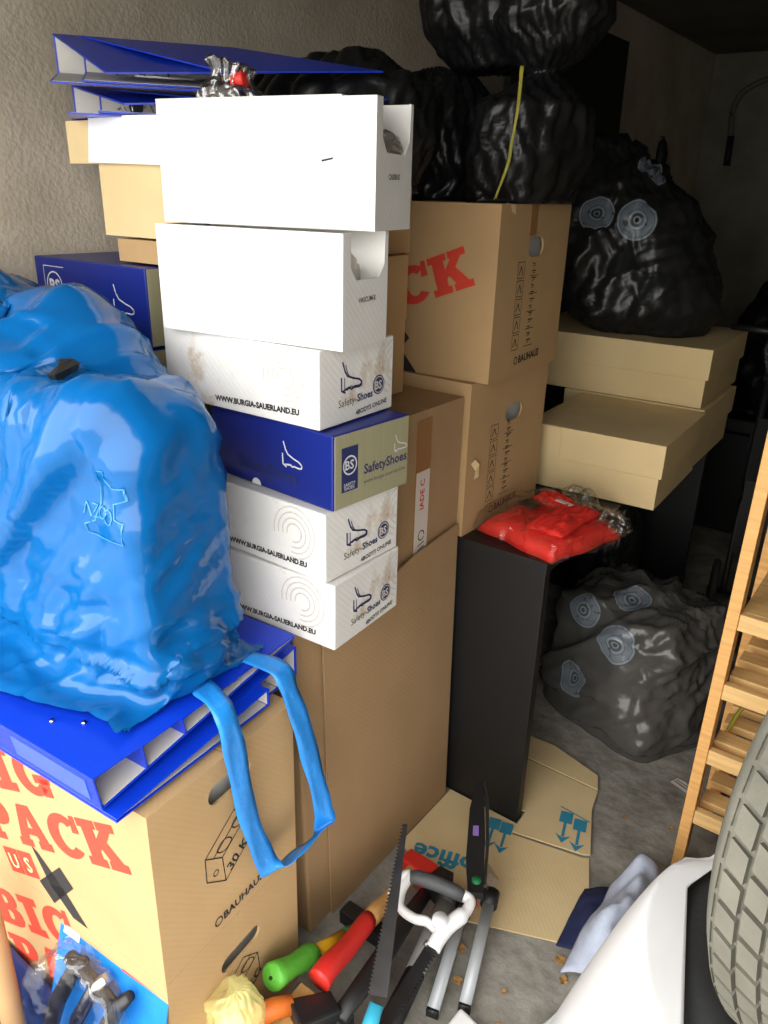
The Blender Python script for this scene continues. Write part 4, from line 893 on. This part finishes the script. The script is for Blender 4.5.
# ------------------------------------------------------------ tyres, white sheet, cloths
def tyre(name, label, loc, rot, Rr, wd, m_tread, m_side, blocks=True, group='stacked tyres'):
    r = root(name, label, 'tyre', loc, 0, group, rot=rot); n = 64
    prof = [(.0, -wd * .42), (-.0, -wd * .36), (-.012, -wd * .46), (-.045, -wd * .5), (-.09, -wd * .48), (-.115, -wd * .40), (-.12, -wd * .3)]
    full = [(Rr - .115, -wd * .30), (Rr - .112, -wd * .40), (Rr - .088, -wd * .48), (Rr - .05, -wd * .5), (Rr - .034, -wd * .46), (Rr - .016, -wd * .40)]
    full = full + [(a, -b) for a, b in reversed(full)]
    V = []; F = []; k = len(full)
    for i in range(n):
        a = 2 * math.pi * i / n
        for (q, zz) in full: V.append((zz, q * math.cos(a), q * math.sin(a)))
    for i in range(n):
        for j in range(k - 1): F.append((i * k + j, i * k + j + 1, ((i + 1) % n) * k + j + 1, ((i + 1) % n) * k + j))
    c_ = mobj('casing', V, F, m_side, r, True); md = c_.modifiers.new('s', 'SOLIDIFY'); md.thickness = .008
    # raised bead rings on the sidewalls
    for s in (-1, 1):
        tube('sidewall_ring', [(s * wd * .495, (Rr - .06) * math.cos(2 * math.pi * i / 48), (Rr - .06) * math.sin(2 * math.pi * i / 48)) for i in range(49)], .0035, m_side, r, 6, cap=False, upv=(1, 0, 0))
    # tread ribs: rows of blocks
    rows = [(-.515, -.40), (-.37, -.25), (-.22, -.10), (-.07, .07), (.10, .22), (.25, .37), (.40, .515)]; nb = 52; dpt = .022; drop = {0: (.042, .006), 6: (.006, .042), 1: (.003, .0), 5: (0, .003)}
    for ri, (a0, a1) in enumerate(rows):
        V = []; F = []
        for b in range(nb):
            t0 = 2 * math.pi * (b + .1 + .3 * (ri % 2)) / nb; t1 = 2 * math.pi * (b + .9 + .3 * (ri % 2)) / nb; sk = .03 * (1 if ri < 3 else -1 if ri > 3 else 0)
            kk = len(V); dr_ = drop.get(ri, (0, 0))
            for dep in (dpt, 0):
                for (aa, tt, dd) in ((a0, t0, dr_[0]), (a1, t0 + sk, dr_[1]), (a1, t1 + sk, dr_[1]), (a0, t1, dr_[0])): V.append((aa * wd, (Rr - dep - dd) * math.cos(tt), (Rr - dep - dd) * math.sin(tt)))
            F += [(kk + 4, kk + 5, kk + 6, kk + 7), (kk, kk + 1, kk + 5, kk + 4), (kk + 1, kk + 2, kk + 6, kk + 5), (kk + 2, kk + 3, kk + 7, kk + 6), (kk + 3, kk, kk + 4, kk + 7)]
        mobj('tread_rib', V, F, m_tread, r)
    return r
tyre('tyre', 'bottom tyre lying flat under the white sheet', (.165, 1.12, .116), (0, R(90), 0), .33, .226, M_rubber, M_rubber)
tyre('tyre', 'second tyre lying flat, sidewall showing beside the white sheet', (.16, 1.12, .352), (0, R(90), 0), .33, .226, M_rubber, M_rubber)
tyre('tyre', 'dusty tyre standing upright with its worn tread towards the viewer', (.118, 1.085, .82), (0, R(-6), R(-18)), .35, .21, M_dusty, M_dusty)
# white sheet over the tyres and down to the floor
nu, nv = 44, 60
rows = []
for j in range(nv):
    y = .50 + j / (nv - 1) * .82
    xr = -.072 - .077 * max(0, min(1, (y - .89) / .28)) if y < 1.17 else -.149 + (y - 1.17) * .37
    xl = -.335 + .02 * math.sin(y * 5) if y < 1.12 else -.335 + (y - 1.12) * .5
    if y > 1.17: xl = max(xl, min(xr - .022, -.31 + (y - 1.17) * 2.0))
    dy = min(.22, abs(y - 1.12)); xe = .16 - math.sqrt(.34 ** 2 - dy * dy) - .012
    row = []
    for i in range(nu):
        tu = i / (nu - 1); x = xr + (xl - xr) * tu; d = max(0, xe - x); k = min(1, d / max(.04, xe + .335)); z = .482 - .474 * k ** 1.2
        row.append((x, y, max(.008, z + .006 * math.sin(y * 11 + tu * 4) * (1 if k > 0 else .3))))
    rows.append(row)
ws = mobj('white_sheet', [(p[0] + .004, p[1] - .03, p[2]) for r_ in rows for p in r_], grid_faces(nu, nv), M_sheet, None, True); ws.modifiers.new('s', 'SOLIDIFY').thickness = .002
tag(ws, 'large plain white sheet hanging over the flat tyres', 'sheet')
def rag(name, label, outline_fn, m, cat, h, seed):
    nu_, nv_ = 26, 26; V = []
    for j in range(nv_):
        for i in range(nu_):
            x, y, f = outline_fn(i / (nu_ - 1), j / (nv_ - 1)); n_ = noise.noise(Vector((x * 9 + seed, y * 9, 0))) + .5 * noise.noise(Vector((x * 24, y * 24, seed)))
            V.append((x, y, max(.004, h * f * (1 + .5 * n_))))
    o = mobj(name, V, grid_faces(nu_, nv_), m, None, True); o.modifiers.new('s', 'SOLIDIFY').thickness = .003; return tag(o, label, cat)
def quad(c):
    def f(u_, v_):
        a, b, d, e = [Vector((p[0], p[1])) for p in c]; p = (a * (1 - u_) + b * u_) * (1 - v_) + (e * (1 - u_) + d * u_) * v_
        return p.x, p.y, (math.sin(math.pi * min(1, max(0, u_))) * .6 + .4) * (math.sin(math.pi * v_) * .6 + .4)
    return f
rag('navy_cloth', 'navy blue cloth crumpled on the floor beside the white sheet', quad([(-.40, 1.27), (-.30, 1.27), (-.31, 1.52), (-.41, 1.46)]), M_navy, 'cloth', .06, 3)
rag('grey_cloth', 'pale blue-grey cloth bunched on the floor beside the white sheet', quad([(-.36, 1.20), (-.235, 1.20), (-.23, 1.60), (-.345, 1.56)]), M_cloth, 'cloth', .17, 6)

# ------------------------------------------------------------ tools on the floor
def tool(name, label, cat='tool', loc=(0, 0, 0)): return root(name, label, cat, loc, 0, 'garden and hand tools on the floor')
g = tool('green_handled_hammer', 'hammer with green grip and yellow shaft leaning by the moving box', 'hammer', (-.79, .90, 0))
G = lambda p: tuple(a - b for a, b in zip(p, (-.79, .90, 0)))
a_, b_ = Vector((-.768, .725, .18)), Vector((-.765, .985, .06)); dr = b_ - a_
at = lambda t_: tuple(G(a_ + dr * t_))
tube('grip', [at(0), at(.02), at(.08), at(.22), at(.36), at(.44), at(.46)], [.023, .028, .026, .021, .025, .025, .022], M_green, g, 16)
tube('end_mark', [at(-.012), at(.003)], .0035, M_blackgrip, g, 8)
tube('shaft', [at(.46), at(.85)], .015, M_yellow, g); tube('collar', [at(.85), at(.93)], .0165, M_dgreen, g); tube('neck', [at(.93), at(1.1)], .014, M_blackgrip, g)
hd = Vector(at(1.13)); hexa('head', [tuple(hd + Vector(v_)) for v_ in ((-.06, -.02, -.02), (.06, -.02, -.02), (.06, .02, -.02), (-.06, .02, -.02), (-.06, -.02, .02), (.06, -.02, .02), (.06, .02, .02), (-.06, .02, .02))], M_darksteel, g, .005)
ax = tool('red_axe', 'axe with a red grip, bare wooden handle and red head', 'axe', (-.70, 1.1, 0))
G2 = lambda p: tuple(Vector(p) - Vector((-.70, 1.1, 0)))
pth = smooth_path([G2(p) for p in [(-.698, .785, .165), (-.702, .82, .165), (-.712, .89, .14), (-.726, .965, .12), (-.736, 1.04, .10), (-.74, 1.12, .085), (-.75, 1.20, .07)]], 4)
nn = len(pth); cut = int(nn * .52)
tube('grip', pth[:cut + 1], [.024 if i < 2 else .0235 - .003 * min(1, (i - 2) / 6) for i in range(cut + 1)], M_redgrip, ax, 14, 1.25)
tube('handle', pth[cut:], [.0175 + .002 * math.sin(i) for i in range(nn - cut)], M_handlewood, ax, 14, 1.3)
hexa('axe_head', [G2(p) for p in ((-.79, 1.19, .03), (-.70, 1.17, .05), (-.69, 1.22, .05), (-.785, 1.235, .03), (-.79, 1.19, .09), (-.70, 1.17, .105), (-.69, 1.22, .105), (-.785, 1.235, .09))], M_redgrip, ax, .006)
hexa('axe_edge', [G2(p) for p in ((-.70, 1.17, .05), (-.655, 1.165, .035), (-.645, 1.21, .035), (-.69, 1.22, .05), (-.70, 1.17, .105), (-.655, 1.165, .12), (-.645, 1.21, .12), (-.69, 1.22, .105))], M_darksteel, ax, .003)
lo = tool('black_lopper_arm', 'long flat black tool arm lying beside the red axe', 'lopper', (-.66, .95, 0))
G3 = lambda p: tuple(Vector(p) - Vector((-.66, .95, 0)))
tube('arm', [G3(p) for p in [(-.640, .775, .12), (-.648, .86, .11), (-.665, .97, .09), (-.685, 1.09, .07), (-.70, 1.2, .05)]], [.018, .022, .022, .02, .016], M_blackgrip, lo, 12, .6)
hexa('end_block', [G3(p) for p in ((-.655, .765, .085), (-.618, .765, .085), (-.618, .80, .085), (-.655, .80, .085), (-.655, .765, .12), (-.618, .765, .12), (-.618, .80, .12), (-.655, .80, .12))], M_blackgrip, lo, .004)
hexa('steel_face', [G3(p) for p in ((-.650, .7635, .09), (-.622, .7635, .09), (-.622, .765, .09), (-.650, .765, .09), (-.650, .7635, .117), (-.622, .7635, .117), (-.622, .765, .117), (-.650, .765, .117))], M_steel, lo)
def blade(name, p, q, w0, w1, nteeth, up_, m, parent, flip=1, tl=.006):
    p, q = Vector(p), Vector(q); L = (q - p).length; ux = (q - p) / L; uy = Vector(up_); uy = (uy - ux * uy.dot(ux)).normalized() * flip
    out = [(0, w0 * .5), (0, -w0 * .5)]
    out = []
    for i in range(nteeth):
        t0 = i / nteeth; t1 = (i + .5) / nteeth; out += [(L * t0, -(w0 + (w1 - w0) * t0) / 2), (L * t1, -(w0 + (w1 - w0) * t1) / 2 - tl)]
    out += [(L, -w1 / 2), (L * 1.0, w1 / 2), (0, w0 / 2)]
    return plate(name, out, [], .0014, p, ux, uy, m, parent)
s1 = tool('pruning_saw', 'pruning saw with a long pointed toothed blade and turquoise end', 'saw', (-.62, .93, 0))
G4 = lambda p: tuple(Vector(p) - Vector((-.62, .93, 0)))
blade('saw_blade', G4((-.588, .835, .16)), G4((-.700, 1.075, .34)), .040, .008, 44, (1, .3, .4), M_darksteel, s1)
tube('handle', [G4(p) for p in [(-.585, .825, .152), (-.578, .79, .12), (-.572, .75, .09), (-.57, .70, .04), (-.57, .66, .018)]], [.014, .017, .018, .017, .015], M_turq, s1, 12, .8)
s2 = tool('white_frame_saw', 'garden saw with white bow handle and dark grey grip', 'saw', (-.605, 1.0, 0))
G5 = lambda p: tuple(Vector(p) - Vector((-.58, 1.02, 0)))
tube('grip', [G5(p) for p in [(-.655, 1.09, .205), (-.64, 1.10, .205), (-.60, 1.115, .20), (-.56, 1.125, .195), (-.54, 1.13, .19)]], [.013, .016, .0165, .016, .014], M_greygrip, s2, 14)
tube('bow_frame', smooth_path([G5(p) for p in [(-.665, 1.035, .19), (-.672, 1.07, .2), (-.658, 1.095, .205), (-.652, 1.055, .19), (-.635, 1.03, .18), (-.60, 1.03, .175), (-.575, 1.04, .175), (-.545, 1.035, .175)]], 5), .0095, M_whiteplastic, s2, 10, 1.3)
tube('bow_frame', smooth_path([G5(p) for p in [(-.542, 1.132, .19), (-.522, 1.13, .188), (-.518, 1.10, .185), (-.53, 1.06, .18), (-.535, 1.03, .17), (-.535, 1.005, .16)]], 5), [.012] * 11 + [.016] * 15, M_whiteplastic, s2, 10, 1.2)
tube('pivot_disc', [G5((-.546, 1.045, .188)), G5((-.544, 1.042, .202))], .017, M_whiteplastic, s2, 18)
tube('screw', [G5((-.551, 1.01, .165)), G5((-.552, 1.0, .16))], .006, M_steel, s2, 10)
blade('saw_blade', G5((-.540, 1.005, .16)), G5((-.548, .78, .075)), .026, .026, 30, (1, 0, .25), M_darksteel, s2, -1, .008)
s3 = tool('folding_saw', 'black folding saw case with purple sticker and green pivot', 'saw', (-.66, 1.4, 0))
G6 = lambda p: tuple(Vector(p) - Vector((-.66, 1.4, 0)))
pa, pb = Vector((-.575, 1.19, .14)), Vector((-.715, 1.44, .17))
d6 = (pb - pa); L6 = d6.length; u6 = d6.normalized(); w6 = -Vector((.3, -.62, .7)).cross(u6).normalized()
plate('case', [(-.03, -.018), (L6 * .2, -.026), (L6 * .7, -.022), (L6 * .98, -.008), (L6 * 1.02, .006), (L6 * .85, .014), (L6 * .4, .018), (-.03, .016)], [], .022, G6(pa), u6, w6, M_blackgrip, s3)
plate('steel_back', [(-.0, .016), (L6 * .4, .020), (L6 * .85, .016), (L6 * 1.04, .008), (L6 * 1.05, .016), (L6 * .85, .026), (L6 * .4, .028), (.0, .022)], [], .010, G6(pa), u6, w6, M_steel, s3)
n6 = u6.cross(w6)
tube('pivot', [Vector(G6(pa)) - n6 * .018, Vector(G6(pa)) - n6 * .025], .011, MATS['dark_green_collar'], s3, 16)
plate('sticker', [(L6 * .42, -.012), (L6 * .52, -.012), (L6 * .52, .002), (L6 * .42, .002)], [], .001, G6(pa), u6, w6, M_purple, s3, -.0225)
for i, (p, q, lab) in enumerate((((-.60, 1.18, .05), (-.535, .955, .014), 'left flat aluminium bar of the shears'), ((-.56, 1.235, .06), (-.487, 1.005, .014), 'right flat aluminium bar of the shears'))):
    br = tool('aluminium_bar', lab + ' lying on the floor', 'bar', p); d_ = Vector(q) - Vector(p)
    tube('bar', [(0, 0, 0), tuple(d_ * .98)], .018, M_alu, br, 4, 1.0, upv=(1, .3, 1)); tube('black_socket', [tuple(d_ * -.12), tuple(d_ * .04)], .020, M_blackgrip, br, 10)
    tube('black_end', [tuple(d_ * .97), tuple(d_ * 1.0)], .0185, M_blackgrip, br, 4, upv=(1, .3, 1))
gt = tool('grey_tube_handle', 'thick grey tube handle with black lower end among the saws', 'handle', (-.60, 1.0, 0))
G7 = lambda p: tuple(Vector(p) - Vector((-.60, 1.0, 0)))
tube('tube', [G7((-.635, 1.16, .075)), G7((-.60, .98, .055))], .021, M_greytube, gt, 16); tube('cap', [G7((-.642, 1.20, .08)), G7((-.635, 1.155, .075))], .023, M_blackgrip, gt, 16)
tube('black_end', [G7((-.60, .985, .055)), G7((-.585, .88, .04)), G7((-.575, .82, .035))], [.022, .024, .02], M_blackgrip, gt, 16)
rs = tool('red_shears', 'red tool partly hidden under the saws', 'shears', (-.69, 1.22, 0))
hexa('red_body', [(-.06, -.02, .02), (.10, -.02, .02), (.10, .02, .02), (-.06, .02, .02), (-.06, -.02, .05), (.10, -.015, .06), (.10, .015, .06), (-.06, .02, .05)], M_redgrip, rs, .005)
mobj('film_scrap', [(.06, .03, .06), (.12, .02, .07), (.13, .06, .09), (.09, .08, .1), (.05, .06, .08), (.09, .05, .11)], [(0, 1, 5), (1, 2, 5), (2, 3, 5), (3, 4, 5), (4, 0, 5)], M_clearg, rs)
oh = tool('orange_hatchet', 'hatchet with orange handle and black head in the foreground', 'hatchet', (-.68, .72, 0))
tube('handle', [(-.075, -.08, .165), (-.05, -.03, .165), (-.03, .0, .16)], [.02, .019, .018], M_orange, oh, 12, 1.1)
hexa('head', [(-.035, -.005, .135), (.02, -.03, .13), (.045, .06, .10), (-.0, .08, .10), (-.035, -.005, .18), (.02, -.03, .175), (.045, .06, .14), (-.0, .08, .14)], M_blackgrip, oh, .005)
box('prop_block', -.06, .03, -.06, .06, 0, .13, M_handlewood, oh)
wd = tool('wooden_wedge_tool', 'pale wooden handle with a white edge at the bottom of the picture', 'handle', (-.62, .70, 0))
hexa('wooden_part', [(-.07, -.08, .12), (-.035, -.09, .12), (.01, .03, .11), (-.005, .05, .11), (-.07, -.08, .15), (-.035, -.09, .15), (.01, .03, .13), (-.005, .05, .13)], M_handlewood, wd, .003)
hexa('dark_part', [(-.033, -.09, .11), (.01, -.09, .11), (.03, .02, .11), (.012, .03, .11), (-.033, -.09, .145), (.01, -.09, .145), (.03, .02, .13), (.012, .03, .13)], M_blackgrip, wd, .003)
tube('white_edge', [(.014, -.09, .135), (.026, -.03, .135), (.034, .02, .13), (.01, .036, .133)], .004, M_whiteplastic, wd, 8)
box('base_block', -.05, .0, -.07, .0, 0, .12, M_handlewood, wd)
wc = root('white_corner_box', 'white plastic lid corner at the bottom edge of the picture', 'lid', (-.425, .965, 0), 0)
hexa('lid_top', [(-.075, -.2, .03), (.07, -.2, .03), (.045, .0, .03), (-.06, .02, .03), (-.075, -.2, .05), (.07, -.2, .05), (.045, .0, .05), (-.06, .02, .05)], M_whiteplastic, wc, .006)
hexa('lid_rim', [(-.07, -.19, .0), (.065, -.19, .0), (.04, -.01, .0), (-.055, .01, .0), (-.07, -.19, .03), (.065, -.19, .03), (.04, -.01, .03), (-.055, .01, .03)], M_whiteplastic, wc, .004)

# ------------------------------------------------------------ foreground left: blister pack, yellow bag, crate, tube
cr = root('blue_crate', 'dark blue crate in the bottom left corner, holding the blister pack', 'crate', (-1.0, .30, 0))
for x0_, x1_, y0_, y1_ in ((-.30, .25, -.2, -.19), (-.30, .25, .16, .17), (-.30, -.29, -.19, .16), (.24, .25, -.19, .16)): box('crate_wall', x0_, x1_, y0_, y1_, .01, .13, M_crate, cr)
box('crate_floor', -.30, .25, -.2, .17, 0, .01, M_crate, cr)
bp_ = root('blister_pack', 'blue and red blister card with black metal pieces under clear film', 'blister pack', (-.99, .43, .048), 4, rot=(R(-14), 0, R(4)))
plate('backing_card', [(-.10, .0), (.185, .0), (.20, .02), (.20, .315), (.185, .328), (-.07, .312), (-.085, .30)], [], .0015, (0, 0, 0), (1, 0, 0), (0, 0, 1), M_bluecard, bp_)
prints('red_banner', [([(.085, .315), (.184, .321), (.193, .312), (.193, .285), (.085, .280)], [])], (0, 0, 0), FR, M_redcard, bp_, .0006)
prints('white_field', [([(-.075, .27), (-.03, .27), (-.03, .302), (-.07, .302)], [])], (0, 0, 0), FR, M_sheet, bp_, .0012)
prints('banner_lettering', xf(text_tris('BGS', .03), .125, .289, .02), (0, 0, 0), FR, M_sheet, bp_, .0012)
for i, x in enumerate((-.06, .0, .06)):
    tube('metal_piece', [(x, -.03, .05), (x + .02, -.03, .16), (x + .05, -.025, .24), (x + .07, -.02, .27)], [.014, .016, .014, .01], M_darksteel if i != 1 else M_chrome, bp_, 10)
tube('metal_piece', [(-.03, -.02, .255), (.04, -.025, .25), (.11, -.02, .22)], .013, M_blackgrip, bp_, 10)
crumpled_bag('blister_film', None, (.03, -.03, .02), [(0, .02, .01), (.005, .12, .034), (.1, .13, .038), (.2, .12, .036), (.255, .08, .026), (.262, .01, .01)], M_clear, 51, nu=60, nv=44, slack=1.05, sq=4, iters=30, obj_parent=bp_)
yb = root('yellow_film_bag', 'crumpled yellowish clear bag with pale contents in the foreground', 'plastic bag', (-.755, .615, 0))
crumpled_bag('film', None, (0, 0, 0), [(0, .02, .02), (.004, .05, .045), (.08, .062, .055), (.18, .064, .055), (.235, .05, .045), (.262, .015, .015), (.265, .004, .004)], M_yellowclear, 52, nu=60, nv=50, slack=1.06, aniso=(.8, .6), folds=.018, base=.0, obj_parent=yb)
crumpled_bag('pale_contents', None, (0, 0, .0), [(.002, .02, .02), (.004, .04, .035), (.1, .048, .042), (.165, .038, .034), (.175, .004, .004)], mat('pale_yellow_contents', (240, 236, 190), .7, .06), 53, nu=40, nv=30, slack=1.05, base=.002, obj_parent=yb)
tb_ = root('cardboard_tube', 'tan cardboard tube standing at the left edge of the picture', 'tube', (-1.178, .41, .012))
tube('tube_wall', [(0, 0, 0), (0, 0, .43)], .022, M_tan, tb_, 20, cap=False); tube('inner_core', [(0, 0, .005), (0, 0, .42)], .017, M_kraft3, tb_, 16)
